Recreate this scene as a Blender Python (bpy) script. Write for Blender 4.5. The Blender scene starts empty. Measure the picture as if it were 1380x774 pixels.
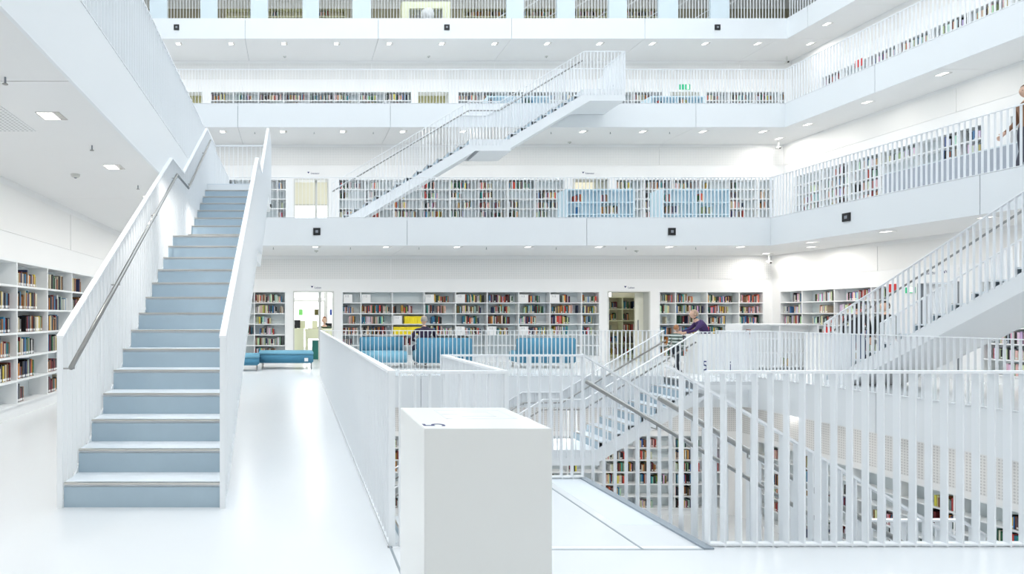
import bpy, bmesh, math, random
from mathutils import Vector, Matrix

# ------------------------------------------------------------------ camera, world, exposure
sc = bpy.context.scene
COL = sc.collection
F = 807.0                                     # focal length in pixels of the 1380 px frame
EYE = 1.43
cam_d = bpy.data.cameras.new('camera')
cam_d.sensor_width = 36.0
cam_d.lens = F / 1380.0 * 36.0
cam_d.shift_x = (690.0 - 398.0) / 1380.0
cam_d.shift_y = (426.0 - 387.0) / 1380.0
cam_d.clip_start = 0.05
cam_d.clip_end = 200
cam = bpy.data.objects.new('camera', cam_d)
cam.location = (0, 0, EYE)
cam.rotation_euler = (math.pi / 2, 0, 0)
COL.objects.link(cam)
sc.camera = cam

w = bpy.data.worlds.new('daylight_sky')
sc.world = w
w.use_nodes = True
w.node_tree.nodes['Background'].inputs[0].default_value = (0.80, 0.90, 1.0, 1)
w.node_tree.nodes['Background'].inputs[1].default_value = 1.0
SKYLIGHT = 1.15
DOWN_W = 14.0
sc.view_settings.view_transform = 'Standard'
sc.view_settings.look = 'None'
sc.view_settings.gamma = 1.0
sc.view_settings.use_curve_mapping = False
sc.view_settings.exposure = 0.53
sc.cycles.use_denoising = True
sc.cycles.max_bounces = 8
sc.cycles.diffuse_bounces = 6
sc.cycles.glossy_bounces = 3
sc.cycles.sample_clamp_indirect = 4.0
sc.cycles.caustics_reflective = False
sc.cycles.caustics_refractive = False

# ------------------------------------------------------------------ levels (z of floor, void, walls)
H = 4.03
TH = 0.73
LV = {   # void x0,x1,y0,y1 ; walls x0,x1,y0,y1
    4: dict(z=-H, wall=(-1.4, 12.1, 1.0, 16.4)),
    5: dict(z=0.0, void=(0.6, 10.7, 3.72, 14.15), wall=(-3.93, 14.8, -0.8, 18.6)),
    6: dict(z=H, void=(-1.775, 12.62, 1.54, 15.9), wall=(-6.2, 16.8, -3.2, 20.6)),
    7: dict(z=2 * H, void=(-4.4, 15.3, -1.2, 18.7), wall=(-8.8, 19.3, -5.6, 23.3)),
    8: dict(z=3 * H, void=(-7.0, 17.6, -3.9, 21.43), wall=(-11.4, 22.0, -8.2, 25.8)),
}
ROOF_Z = 4 * H
rnd = random.Random(7)


# ------------------------------------------------------------------ materials
def mat(name, col, rough=0.5, metal=0.0, spec=0.5, emit=None, estr=0.0, noise=0.0, nscale=3.0, bump=0.0, coat=0.0):
    m = bpy.data.materials.new(name)
    m.use_nodes = True
    nt = m.node_tree
    b = nt.nodes['Principled BSDF']
    b.inputs['Base Color'].default_value = (*col, 1)
    b.inputs['Roughness'].default_value = rough
    b.inputs['Metallic'].default_value = metal
    b.inputs['Specular IOR Level'].default_value = spec
    b.inputs['Coat Weight'].default_value = coat
    if emit:
        b.inputs['Emission Color'].default_value = (*emit, 1)
        b.inputs['Emission Strength'].default_value = estr
    if noise > 0 or bump > 0:
        tc = nt.nodes.new('ShaderNodeTexCoord')
        n = nt.nodes.new('ShaderNodeTexNoise')
        n.inputs['Scale'].default_value = nscale
        n.inputs['Detail'].default_value = 4
        nt.links.new(tc.outputs['Object'], n.inputs['Vector'])
        if noise > 0:
            mx = nt.nodes.new('ShaderNodeMix')
            mx.data_type = 'RGBA'
            mx.inputs[6].default_value = (*[c * (1 - noise) for c in col], 1)
            mx.inputs[7].default_value = (*[min(1, c * (1 + noise)) for c in col], 1)
            nt.links.new(n.outputs['Fac'], mx.inputs[0])
            nt.links.new(mx.outputs[2], b.inputs['Base Color'])
        if bump > 0:
            bp = nt.nodes.new('ShaderNodeBump')
            bp.inputs['Strength'].default_value = bump
            bp.inputs['Distance'].default_value = 0.01
            nt.links.new(n.outputs['Fac'], bp.inputs['Height'])
            nt.links.new(bp.outputs['Normal'], b.inputs['Normal'])
    return m


def dotted(name, col, dark, spacing, rad):
    m = mat(name, col, 0.7)
    nt = m.node_tree
    b = nt.nodes['Principled BSDF']
    tc = nt.nodes.new('ShaderNodeTexCoord')
    sp = nt.nodes.new('ShaderNodeSeparateXYZ')
    nt.links.new(tc.outputs['Object'], sp.inputs[0])

    def mth(op, a, b2=None, v=None):
        n = nt.nodes.new('ShaderNodeMath')
        n.operation = op
        nt.links.new(a, n.inputs[0])
        if b2 is not None:
            nt.links.new(b2, n.inputs[1])
        if v is not None:
            n.inputs[1].default_value = v
        return n.outputs[0]
    cells = []
    for k in range(3):
        p = mth('PINGPONG', sp.outputs[k], v=spacing / 2)
        cells.append(mth('POWER', p, v=2.0))
    geo = nt.nodes.new('ShaderNodeNewGeometry')
    sn = nt.nodes.new('ShaderNodeSeparateXYZ')
    nt.links.new(geo.outputs['Normal'], sn.inputs[0])
    tot = None
    for k in range(3):
        a = mth('ABSOLUTE', sn.outputs[k])
        a = mth('LESS_THAN', a, v=0.5)
        t = mth('MULTIPLY', cells[k], b2=a)
        tot = t if tot is None else mth('ADD', tot, b2=t)
    f = mth('LESS_THAN', tot, v=rad * rad)
    mx = nt.nodes.new('ShaderNodeMix')
    mx.data_type = 'RGBA'
    mx.inputs[6].default_value = (*col, 1)
    mx.inputs[7].default_value = (*dark, 1)
    nt.links.new(f, mx.inputs[0])
    nt.links.new(mx.outputs[2], b.inputs['Base Color'])
    return m


M = {}
M['wall'] = mat('white_wall', (0.87, 0.875, 0.875), 0.6, noise=0.01, nscale=1.5)
M['ceiling'] = mat('white_plaster_ceiling', (0.83, 0.83, 0.825), 0.7, noise=0.01, nscale=2)
M['fascia'] = mat('satin_white_fascia', (0.82, 0.845, 0.862), 0.45, noise=0.01, nscale=1)
M['floor'] = mat('poured_white_floor', (0.74, 0.765, 0.785), 0.24, noise=0.012, nscale=1.2, bump=0.02)
M['rail'] = mat('powder_coated_guard', (0.87, 0.895, 0.915), 0.4)
M['railtop'] = mat('powder_coated_top_rail', (0.90, 0.92, 0.94), 0.35)
M['tread'] = mat('top_lit_rubber_tread', (0.74, 0.79, 0.83), 0.5, noise=0.02, nscale=12)  # same rubber as the risers, light from above put into the paler colour
M['riser'] = mat('shaded_blue_grey_riser', (0.40, 0.51, 0.59), 0.5, noise=0.03, nscale=9)  # same rubber as the treads, shade on the upright face put into the colour
M['steel'] = mat('brushed_steel', (0.36, 0.36, 0.35), 0.3, metal=1.0)
M['nose'] = mat('nosing_steel', (0.62, 0.60, 0.56), 0.3, metal=1.0)
M['dark'] = mat('black_plastic', (0.01, 0.01, 0.012), 0.5)
M['joint'] = mat('grey_sealant', (0.30, 0.34, 0.37), 0.6)
M['kerb'] = mat('grey_edge_profile', (0.33, 0.38, 0.43), 0.4, metal=0.4)
M['shelf'] = mat('white_shelf_board', (0.84, 0.86, 0.87), 0.45)
M['shelfback'] = mat('grey_white_shelf_back', (0.66, 0.72, 0.74), 0.6)
M['shelfblue'] = mat('pale_blue_lacquer', (0.60, 0.76, 0.84), 0.4)
M['perf'] = dotted('perforated_acoustic_panel', (0.84, 0.84, 0.83), (0.66, 0.67, 0.67), 0.055, 0.017)
M['greypanel'] = dotted('grey_perforated_panel', (0.78, 0.78, 0.77), (0.60, 0.60, 0.60), 0.055, 0.017)
M['plainpanel'] = mat('smooth_wall_panel', (0.84, 0.84, 0.83), 0.6)
M['perfc'] = dotted('perforated_ceiling_panel', (0.80, 0.81, 0.81), (0.5, 0.5, 0.5), 0.045, 0.012)
M['pedestal'] = mat('white_lacquer', (0.87, 0.88, 0.865), 0.28, coat=0.2)
M['lamp'] = mat('lit_diffuser', (1, 1, 1), 0.5, emit=(1.0, 0.98, 0.95), estr=2.5)
M['reflector'] = mat('lamp_reflector', (0.75, 0.73, 0.70), 0.25, metal=0.8)
M['sky'] = mat('frosted_daylight_glass', (0.9, 0.95, 1), 0.4, emit=(0.92, 0.965, 1.0), estr=SKYLIGHT)
M['window'] = mat('frosted_lit_window', (0.9, 0.95, 1), 0.4, emit=(1, 1, 1), estr=1.6)
M['warmwin'] = mat('cream_lit_window_blind', (0.9, 0.86, 0.70), 0.5, emit=(1, 0.94, 0.74), estr=0.35)
M['grey'] = mat('grey_metal_frame', (0.60, 0.61, 0.58), 0.4)
M['cream'] = mat('pale_yellow_board', (0.80, 0.81, 0.58), 0.5)
M['creamwall'] = mat('cream_wall', (0.80, 0.79, 0.68), 0.6)
M['green'] = mat('dark_teal_plastic', (0.02, 0.18, 0.15), 0.5)
M['yellow'] = mat('yellow_file_board', (0.90, 0.72, 0.02), 0.5)
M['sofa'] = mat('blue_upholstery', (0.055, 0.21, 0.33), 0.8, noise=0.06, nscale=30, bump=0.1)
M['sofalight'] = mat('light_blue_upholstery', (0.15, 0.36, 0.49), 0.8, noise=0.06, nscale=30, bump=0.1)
M['ink'] = mat('navy_print', (0.02, 0.03, 0.15), 0.5)
M['greyink'] = mat('grey_print', (0.25, 0.27, 0.30), 0.5)
M['paleprint'] = mat('pale_grey_print', (0.76, 0.79, 0.82), 0.4)
M['paper'] = mat('white_card', (0.86, 0.86, 0.86), 0.5)
M['red'] = mat('red_sign', (0.62, 0.03, 0.03), 0.4)
M['exit'] = mat('lit_green_sign', (0.0, 0.45, 0.2), 0.4, emit=(0.0, 0.5, 0.2), estr=0.15)
M['exitwhite'] = mat('lit_white_sign', (0.8, 1, 0.8), 0.4, emit=(0.75, 1, 0.75), estr=1.0)
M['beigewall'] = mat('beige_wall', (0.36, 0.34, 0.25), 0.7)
M['slate'] = mat('slate_grey_panel', (0.36, 0.39, 0.44), 0.5)
M['pier'] = mat('pale_blue_pier', (0.66, 0.75, 0.795), 0.5)
M['beige'] = mat('beige_lit_board', (0.64, 0.60, 0.44), 0.6)


# ------------------------------------------------------------------ mesh helpers
class MB:
    def __init__(s):
        s.v = []; s.f = []; s.m = []; s.c = []; s.mi = 0; s.col = None

    def poly(s, pts, faces):
        b = len(s.v)
        s.v += [tuple(p) for p in pts]
        for f in faces:
            s.f.append([b + i for i in f]); s.m.append(s.mi); s.c.append(s.col)

    def box(s, x0, x1, y0, y1, z0, z1):
        if x0 > x1: x0, x1 = x1, x0
        if y0 > y1: y0, y1 = y1, y0
        if z0 > z1: z0, z1 = z1, z0
        s.poly([(x0, y0, z0), (x1, y0, z0), (x1, y1, z0), (x0, y1, z0), (x0, y0, z1), (x1, y0, z1), (x1, y1, z1), (x0, y1, z1)],
               [(0, 3, 2, 1), (4, 5, 6, 7), (0, 1, 5, 4), (1, 2, 6, 5), (2, 3, 7, 6), (3, 0, 4, 7)])
        return s

    def prism(s, ring_a, ring_b):
        n = len(ring_a)
        fs = [tuple(range(n - 1, -1, -1)), tuple(range(n, 2 * n))]
        for i in range(n):
            j = (i + 1) % n
            fs.append((i, j, n + j, n + i))
        s.poly(list(ring_a) + list(ring_b), fs)
        return s

    def tube(s, pts, r, n=8):
        pts = [Vector(p) for p in pts]
        rings = []
        for i, p in enumerate(pts):
            d = (pts[min(i + 1, len(pts) - 1)] - pts[max(i - 1, 0)]).normalized()
            up = Vector((0, 0, 1)) if abs(d.z) < 0.95 else Vector((1, 0, 0))
            a = d.cross(up).normalized(); b = a.cross(d)
            rings.append([p + (a * math.cos(t) + b * math.sin(t)) * r for t in [2 * math.pi * k / n for k in range(n)]])
        allp = [q for rg in rings for q in rg]
        fs = []
        for i in range(len(rings) - 1):
            for k in range(n):
                j = (k + 1) % n
                fs.append((i * n + k, i * n + j, (i + 1) * n + j, (i + 1) * n + k))
        fs.append(tuple(range(n - 1, -1, -1)))
        fs.append(tuple(range((len(rings) - 1) * n, len(rings) * n)))
        s.poly(allp, fs)
        return s

    def lathe(s, prof, c, n=16):
        pts = []
        for r, z in prof:
            for k in range(n):
                t = 2 * math.pi * k / n
                pts.append((c[0] + r * math.cos(t), c[1] + r * math.sin(t), c[2] + z))
        fs = []
        for i in range(len(prof) - 1):
            for k in range(n):
                j = (k + 1) % n
                fs.append((i * n + k, i * n + j, (i + 1) * n + j, (i + 1) * n + k))
        fs.append(tuple(range(n - 1, -1, -1)))
        fs.append(tuple(range((len(prof) - 1) * n, len(prof) * n)))
        s.poly(pts, fs)
        return s

    def mesh(s, name, mats):
        me = bpy.data.meshes.new(name)
        me.from_pydata(s.v, [], s.f)
        for m in (mats if isinstance(mats, (list, tuple)) else [mats]):
            me.materials.append(m)
        me.polygons.foreach_set('material_index', s.m)
        if any(c is not None for c in s.c):
            at = me.color_attributes.new('book_colour', 'FLOAT_COLOR', 'CORNER')
            buf = []
            for f, c in zip(s.f, s.c):
                buf += list(c or (1, 1, 1, 1)) * len(f)
            at.data.foreach_set('color', buf)
        me.update()
        return me

    def build(s, name, mats, parent=None, smooth=False):
        me = s.mesh(name, mats)
        if smooth:
            me.polygons.foreach_set('use_smooth', [True] * len(me.polygons))
        return link(bpy.data.objects.new(name, me), parent)


def link(o, parent=None):
    COL.objects.link(o)
    if parent is not None:
        o.parent = parent
        inv = Matrix.Translation(-Vector(WLOC.get(parent.name, (0, 0, 0))))
        # children are authored in world space: cancel the parent's placement
        if parent.name in WMAT:
            o.matrix_parent_inverse = WMAT[parent.name].inverted()
    return o


WLOC = {}
WMAT = {}


def empty(name, loc=(0, 0, 0), world=True):
    o = bpy.data.objects.new(name, None)
    o.empty_display_size = 0.1
    o.location = loc
    COL.objects.link(o)
    if world:
        WMAT[o.name] = Matrix.Translation(loc)
    return o


def tag(o, label=None, cat=None, group=None, kind=None):
    if label: o['label'] = label
    if cat: o['category'] = cat
    if group: o['group'] = group
    if kind: o['kind'] = kind
    return o


def inst(name, me, loc, parent, rz=0.0):
    o = bpy.data.objects.new(name, me)
    o.location = loc
    o.rotation_euler = (0, 0, rz)
    return link(o, parent)


ORD = ['first', 'second', 'third', 'fourth', 'fifth', 'sixth', 'seventh', 'eighth', 'ninth', 'tenth', 'eleventh', 'twelfth',
       'thirteenth', 'fourteenth', 'fifteenth', 'sixteenth', 'seventeenth', 'eighteenth', 'nineteenth', 'twentieth',
       'twenty-first', 'twenty-second', 'twenty-third', 'twenty-fourth', 'twenty-fifth', 'twenty-sixth', 'twenty-seventh', 'twenty-eighth',
       'twenty-ninth', 'thirtieth']


def text(name, s, size, loc, rot, m, parent, ext=0.002, align='CENTER'):
    cu = bpy.data.curves.new(name, 'FONT')
    cu.body = s
    cu.size = size
    cu.extrude = ext
    cu.align_x = align
    cu.materials.append(m)
    tmp = bpy.data.objects.new(name, cu)
    COL.objects.link(tmp)
    me = bpy.data.meshes.new_from_object(tmp.evaluated_get(bpy.context.evaluated_depsgraph_get()))
    bpy.data.objects.remove(tmp); bpy.data.curves.remove(cu)
    me.materials.clear(); me.materials.append(m)
    o = bpy.data.objects.new(name, me)
    o.location = loc
    o.rotation_euler = rot
    return link(o, parent)


# wall-local coordinates: u along the wall, v into the wall, z up
def wbox(mb, side, pos, u0, u1, v0, v1, z0, z1):
    if side == 'back':
        mb.box(u0, u1, pos + v0, pos + v1, z0, z1)
    elif side == 'right':
        mb.box(pos + v0, pos + v1, u0, u1, z0, z1)
    elif side == 'left':
        mb.box(pos - v1, pos - v0, u0, u1, z0, z1)
    elif side == 'near':
        mb.box(u0, u1, pos - v1, pos - v0, z0, z1)


def wpt(side, pos, u, v, z):
    return {'back': (u, pos + v, z), 'right': (pos + v, u, z), 'left': (pos - v, u, z), 'near': (u, pos - v, z)}[side]


# ------------------------------------------------------------------ slabs (floors / ceilings with fascias)
def ring_boxes(mb, outer, void, z0, z1):
    x0, x1, y0, y1 = outer; a, b, c, d = void
    mb.box(x0, x1, y0, c, z0, z1); mb.box(x0, x1, d, y1, z0, z1)
    mb.box(x0, a, c, d, z0, z1); mb.box(b, x1, c, d, z0, z1)


PH = 4.77
for n in (5, 6, 7, 8):
    L = LV[n]; z = L['z']; v = L['void']; wl = L['wall']
    out = (wl[0] - 2.6 if n < 8 else wl[0], wl[1] + 2.6 if n < 8 else wl[1], wl[2] - 0.4, wl[3] + 4.6)
    fl = MB(); ring_boxes(fl, out, (v[0] - 0.03, v[1] + 0.03, v[2] - 0.03, v[3] + 0.03), z - 0.06, z)
    fo = fl.build('floor', M['floor'])
    tag(fo, kind='structure')
    # ceiling of the level below: boards with open joints, each a part
    ce = MB()
    lower = LV[n - 1]['wall']
    ring_boxes(ce, out, (v[0] + 0.03, v[1] - 0.03, v[2] + 0.0, v[3] + 0.03) if False else (v[0] - 0.03, v[1] + 0.03, v[2] - 0.03, v[3] + 0.03), z - TH + 0.02, z - 0.06)
    co = ce.build('ceiling', M['joint'])
    tag(co, kind='structure')
    cg = 0.006

    def boards(x0, x1, y0, y1, along):
        if along == 'x':
            k = math.floor((x0 + 1.8) / PH); edges = [x0]
            while -1.8 + PH * (k + 1) < x1 - 0.2:
                k += 1
                if -1.8 + PH * k > x0 + 0.2: edges.append(-1.8 + PH * k)
            edges.append(x1)
            for a, b in zip(edges, edges[1:]):
                MB().box(a + cg, b - cg, y0, y1, z - TH, z - TH + 0.02).build('ceiling_panel', M['ceiling'], co)
        else:
            k = math.floor((y0 - 0.0) / PH); edges = [y0]
            while PH * (k + 1) < y1 - 0.2:
                k += 1
                if PH * k > y0 + 0.2: edges.append(PH * k)
            edges.append(y1)
            for a, b in zip(edges, edges[1:]):
                MB().box(x0, x1, a + cg, b - cg, z - TH, z - TH + 0.02).build('ceiling_panel', M['ceiling'], co)
    boards(out[0], out[1], v[3] + 0.03, out[3], 'x')
    boards(out[0], out[1], out[2], v[2] - 0.03, 'x')
    boards(out[0], v[0] - 0.03, v[2] - 0.03, v[3] + 0.03, 'y')
    boards(v[1] + 0.03, out[1], v[2] - 0.03, v[3] + 0.03, 'y')
    # fascia panels with open joints
    fg = 0.007
    for side in ('back', 'near', 'left', 'right'):
        if side in ('back', 'near'):
            lo, hi = v[0], v[1]; ph0 = -1.8
        else:
            lo, hi = v[2], v[3]; ph0 = 1.5
        ed = [lo]
        k = math.ceil((lo + 0.5 - ph0) / PH) if side != 'left' else 99
        while ph0 + PH * k < hi - 0.5:
            ed.append(ph0 + PH * k); k += 1
        ed.append(hi)
        for a, b in zip(ed, ed[1:]):
            a2 = a + (fg if a > lo else 0); b2 = b - (fg if b < hi else 0)
            mb = MB()
            if side == 'back': mb.box(a2, b2, v[3], v[3] + 0.03, z - TH, z)
            if side == 'near': mb.box(a2, b2, v[2] - 0.03, v[2], z - TH, z)
            if side == 'left': mb.box(v[0] - 0.03, v[0], a2, b2, z - TH, z)
            if side == 'right': mb.box(v[1], v[1] + 0.03, a2, b2, z - TH, z)
            mb.build('fascia_panel', M['fascia'], fo)
    L['floor_ob'] = fo
    L['ceil_ob'] = co

f4 = MB().box(-2.0, 13, 0.5, 21, -H - 0.1, -H).build('floor', M['floor'])
tag(f4, kind='structure')

# near floor joints: thin grey sealant strips lying in the floor
for a in ((2.12, 2.135, 3.66, 5.24), (1.34, 2.5, 3.655, 3.668)):
    tag(MB().box(a[0], a[1], a[2], a[3], -0.004, 0.0012).build('floor_joint', M['joint'], LV[5]['floor_ob']))
tag(MB().box(0.58, 0.595, 1.2, 14.1, -0.004, 0.0015).build('floor_joint', M['joint'], LV[5]['floor_ob']))

# roof: gallery ceiling of the top level and the daylight ceiling over the hall
v = LV[8]['void']; wl = LV[8]['wall']
rb = MB(); ring_boxes(rb, (wl[0], wl[1], wl[2], wl[3] + 4.6), v, ROOF_Z - TH, ROOF_Z)
tag(rb.build('ceiling', M['ceiling']), kind='structure')
sk = MB(); fr = MB()
nx, ny = 8, 8
for i in range(nx):
    for j in range(ny):
        xa = v[0] + (v[1] - v[0]) * i / nx; xb = v[0] + (v[1] - v[0]) * (i + 1) / nx
        ya = v[2] + (v[3] - v[2]) * j / ny; yb = v[2] + (v[3] - v[2]) * (j + 1) / ny
        sk.box(xa + 0.06, xb - 0.06, ya + 0.06, yb - 0.06, ROOF_Z + 0.05, ROOF_Z + 0.08)
for i in range(nx + 1):
    xa = v[0] + (v[1] - v[0]) * i / nx
    fr.box(xa - 0.06, xa + 0.06, v[2], v[3], ROOF_Z, ROOF_Z + 0.2)
for j in range(ny + 1):
    ya = v[2] + (v[3] - v[2]) * j / ny
    fr.box(v[0], v[1], ya - 0.06, ya + 0.06, ROOF_Z + 0.001, ROOF_Z + 0.19)
so = sk.build('window_1', M['sky']); tag(so, kind='structure')
fr.build('window_frame', M['wall'], so)
tag(MB().box(wl[0], wl[1], wl[2], wl[3] + 4.6, ROOF_Z + 0.22, ROOF_Z + 0.3).build('ceiling', M['ceiling']), kind='structure')


# ------------------------------------------------------------------ walls with openings
def wall(level, side, openings, zb=None, zt=None):
    L = LV[level]; wl = L['wall']; z = L['z']
    pos = {'left': wl[0], 'right': wl[1], 'near': wl[2], 'back': wl[3]}[side]
    lo, hi = (wl[0] - 0.3, wl[1] + 0.3) if side in ('back', 'near') else (wl[2], wl[3])
    top = z + H - TH + 0.01
    mb = MB()
    T = 0.42
    cur = lo
    for (a, b, h0, h1) in sorted(openings):
        if a > cur: wbox(mb, side, pos, cur, a, 0, T, z, top)
        if h0 > 0: wbox(mb, side, pos, a, b, 0, T, z, z + h0)
        wbox(mb, side, pos, a, b, 0, T, z + h1, top)
        cur = b
    if cur < hi: wbox(mb, side, pos, cur, hi, 0, T, z, top)
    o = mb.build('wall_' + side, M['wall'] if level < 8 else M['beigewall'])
    tag(o, kind='structure')
    # perforated acoustic band above the shelves, in panels
    ed = [lo]
    ph0 = -1.8 if side in ('back', 'near') else 0.9
    k = math.ceil((lo + 0.5 - ph0) / PH)
    while ph0 + PH * k < hi - 0.5:
        ed.append(ph0 + PH * k); k += 1
    ed.append(hi)
    for a, b in zip(ed, ed[1:]):
        pm = MB(); wbox(pm, side, pos, a + 0.01, b - 0.01, -0.012, 0.0, z + (2.58 if level > 4 else 2.3), z + 3.20)
        pm.build('acoustic_panel', M['greypanel'] if level == 4 else (M['perf'] if side == 'back' else M['plainpanel']), o)
    # skirting line
    return o, pos


# ------------------------------------------------------------------ books
PAL_DARK = [((0.01, 0.01, 0.012), 'black', 9), ((0.015, 0.03, 0.10), 'navy', 4), ((0.16, 0.01, 0.015), 'dark red', 5), ((0.01, 0.12, 0.05), 'dark green', 3),
            ((0.55, 0.50, 0.38), 'cream', 4), ((0.25, 0.11, 0.03), 'brown', 4), ((0.55, 0.20, 0.02), 'orange', 2), ((0.03, 0.20, 0.40), 'blue', 3),
            ((0.65, 0.65, 0.62), 'white', 2), ((0.55, 0.42, 0.05), 'mustard', 1), ((0.10, 0.10, 0.10), 'charcoal', 3), ((0.25, 0.38, 0.30), 'sage green', 1)]
PAL_MID = PAL_DARK + [((0.72, 0.70, 0.64), 'ivory', 8), ((0.70, 0.08, 0.05), 'red', 3), ((0.75, 0.55, 0.40), 'tan', 5), ((0.8, 0.65, 0.1), 'yellow', 2), ((0.05, 0.35, 0.38), 'teal', 2)]
PAL_PALE = [((0.80, 0.80, 0.78), 'white', 10), ((0.55, 0.50, 0.45), 'grey', 4), ((0.02, 0.02, 0.02), 'black', 4), ((0.45, 0.06, 0.05), 'red', 2), ((0.6, 0.45, 0.3), 'tan', 2), ((0.1, 0.2, 0.4), 'blue', 1)]


def pick(pal, r):
    t = sum(p[2] for p in pal); x = r.random() * t
    for p in pal:
        x -= p[2]
        if x <= 0: return p
    return pal[-1]


STUFF = MB()
bm_mat = bpy.data.materials.new('book_covers')
bm_mat.use_nodes = True
_nt = bm_mat.node_tree
_a = _nt.nodes.new('ShaderNodeVertexColor'); _a.layer_name = 'book_colour'
_nt.links.new(_a.outputs[0], _nt.nodes['Principled BSDF'].inputs['Base Color'])
_nt.nodes['Principled BSDF'].inputs['Roughness'].default_value = 0.5
COVER = {}
LABELM = M['paper']
BOOKS = []


def cover(name, col):
    if name not in COVER:
        COVER[name] = mat(name.replace(' ', '_') + '_book_cover', col, 0.45, noise=0.08, nscale=40)
    return COVER[name]


def fill_row(side, pos, a, b, z, hmax, r, pal, fill, indiv=None, depth0=0.05, start=None, v_shift=0.0):
    """books on one shelf from a to b"""
    n = 0
    u = a + (start if start is not None else (0.012 if r.random() < 0.7 else r.random() * 0.25))
    end = min(b - 0.02, a + (b - a) * fill)
    hb = r.uniform(0.19, 0.25)
    while u < end:
        if r.random() < 0.25: hb = r.uniform(0.18, 0.26)
        t = r.choice((0.018, 0.022, 0.026, 0.03, 0.035, 0.042)) * (1.0 if pal is PAL_DARK else 1.05)
        if u + t > end: break
        h = min(hmax - 0.03, hb + r.uniform(-0.02, 0.02))
        d = r.uniform(0.13, 0.19)
        v0 = depth0 + r.uniform(0, 0.015) + v_shift
        c = pick(pal, r)
        n += 1
        if indiv is not None:
            BOOKS.append((side, pos, u, t, v0, d, z, h, c, indiv, n))
        else:
            cc = [min(1, x * r.uniform(0.5, 0.95)) for x in c[0]]
            STUFF.col = (*cc, 1)
            wbox(STUFF, side, pos, u, u + t - 0.0015, v0, v0 + d, z, z + h)
            if r.random() < 0.35:
                STUFF.col = (0.7, 0.7, 0.68, 1)
                wbox(STUFF, side, pos, u + 0.002, u + t - 0.0035, v0 - 0.001, v0, z + 0.015, z + 0.05)
        u += t
        if r.random() < 0.015: u += r.uniform(0.05, 0.2)
    return n


def bookcase(level, side, pos, u0, u1, divs, rows, seed, pal, label, fillf, indiv_bays=0, top=2.2, base=0.17, name='bookcase', mats=None, skip_low=0, dep=0.31, z=None):
    """wall bookcase: frame, dividers, shelves, back panel"""
    if z is None: z = LV[level]['z']
    r = random.Random(seed)
    ms = mats or (M['shelf'], M['shelfback'])
    c = wpt(side, pos, (u0 + u1) / 2, 0.15, z)
    t = empty(name, c)
    tag(t, label, 'bookcase', 'wall bookcases round the gallery walls')
    w_ = 0.035
    mb = MB()
    wbox(mb, side, pos, u0, u1, -0.004, dep, z + top - w_, z + top)
    wbox(mb, side, pos, u0, u0 + w_, -0.003, dep, z + base - 0.01, z + top - w_)
    wbox(mb, side, pos, u1 - w_, u1, -0.003, dep, z + base - 0.01, z + top - w_)
    mb.build('frame', ms[0], t)
    mb = MB(); wbox(mb, side, pos, u0, u1, 0.02, dep, z + 0.0, z + base - 0.015); mb.build('plinth', ms[0], t)
    mb = MB(); wbox(mb, side, pos, u0 + 0.01, u1 - 0.01, dep - 0.012, dep, z + base, z + top - 0.01); mb.build('back_panel', ms[1], t)
    hs = (top - w_ - base) / rows
    for k in range(rows):
        mb = MB(); wbox(mb, side, pos, u0 + w_, u1 - w_, 0.0, dep - 0.012, z + base + hs * k - 0.012, z + base + hs * k + 0.016)
        mb.build('shelf', ms[0], t)
    ed = [u0 + w_ / 2] + list(divs) + [u1 - w_ / 2]
    for d in divs:
        mb = MB(); wbox(mb, side, pos, d - 0.013, d + 0.013, 0.002, dep - 0.012, z + base, z + top - w_); mb.build('divider', ms[0], t)
    for bi, (a, b) in enumerate(zip(ed, ed[1:])):
        for k in range(rows):
            f = fillf(bi, k, r)
            if f <= 0: continue
            ind = (bi, rows - k) if bi < indiv_bays else None
            fill_row(side, pos, a + 0.018, b - 0.005, z + base + hs * k + 0.017, hs, r, pal, f, ind)
    return t


# ------------------------------------------------------------------ L5 walls, cases, doors
def divs(a, step, b):
    o = []; x = a
    while x < b - 0.15:
        o.append(x); x += step
    return o


def f_std(lo, hi, empty_p=0.1, toprow=None):
    def g(bi, k, r):
        if r.random() < empty_p: return 0
        if toprow is not None and k == 5 and r.random() < toprow: return 0
        return r.uniform(lo, hi)
    return g


L5, L6, L7, L8, L4 = LV[5], LV[6], LV[7], LV[8], LV[4]
DB5 = L5['wall'][3]
wall(5, 'back', [(-2.45, -0.29, 0, 2.2), (-0.07, 1.20, 0, 2.2), (1.44, 9.47, 0, 2.2), (9.70, 11.02, 0, 2.2), (11.29, 14.56, 0, 2.2)])
wall(5, 'left', [(7.43, 16.8, 0, 2.2)])
wall(5, 'right', [(14.9, 18.3, 0, 2.2), (13.35, 14.25, 0, 2.2), (4.0, 12.95, 0, 2.2)])
wall(5, 'near', [])
b5a = bookcase(5, 'back', DB5, -2.45, -0.29, [-1.27], 6, 11, PAL_MID, 'white built-in bookcase on level five behind the blue bench, half full', f_std(0.3, 0.95, 0.05))
main_d = [2.04, 3.02, 4.01, 4.985, 5.965, 6.945, 7.92, 8.90]
signs5 = [(1.50, 5), (2.07, 5), (4.04, 5), (5.0, 5), (6.97, 5), (7.94, 5), (3.05, 3), (5.0, 2), (5.98, 2), (6.97, 2)]


def f_main(bi, k, r):
    if k == 5: return {0: 0, 1: 0, 2: 0}.get(bi, r.uniform(0.6, 1))
    if k == 0: return 0
    if k == 1: return r.uniform(0.25, 0.9) if bi < 4 else (0.0 if bi > 4 else 0.5)
    if bi == 2 and k in (2, 3): return 0
    if k == 3: return r.uniform(0.55, 0.85)
    return r.uniform(0.6, 0.92)


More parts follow.
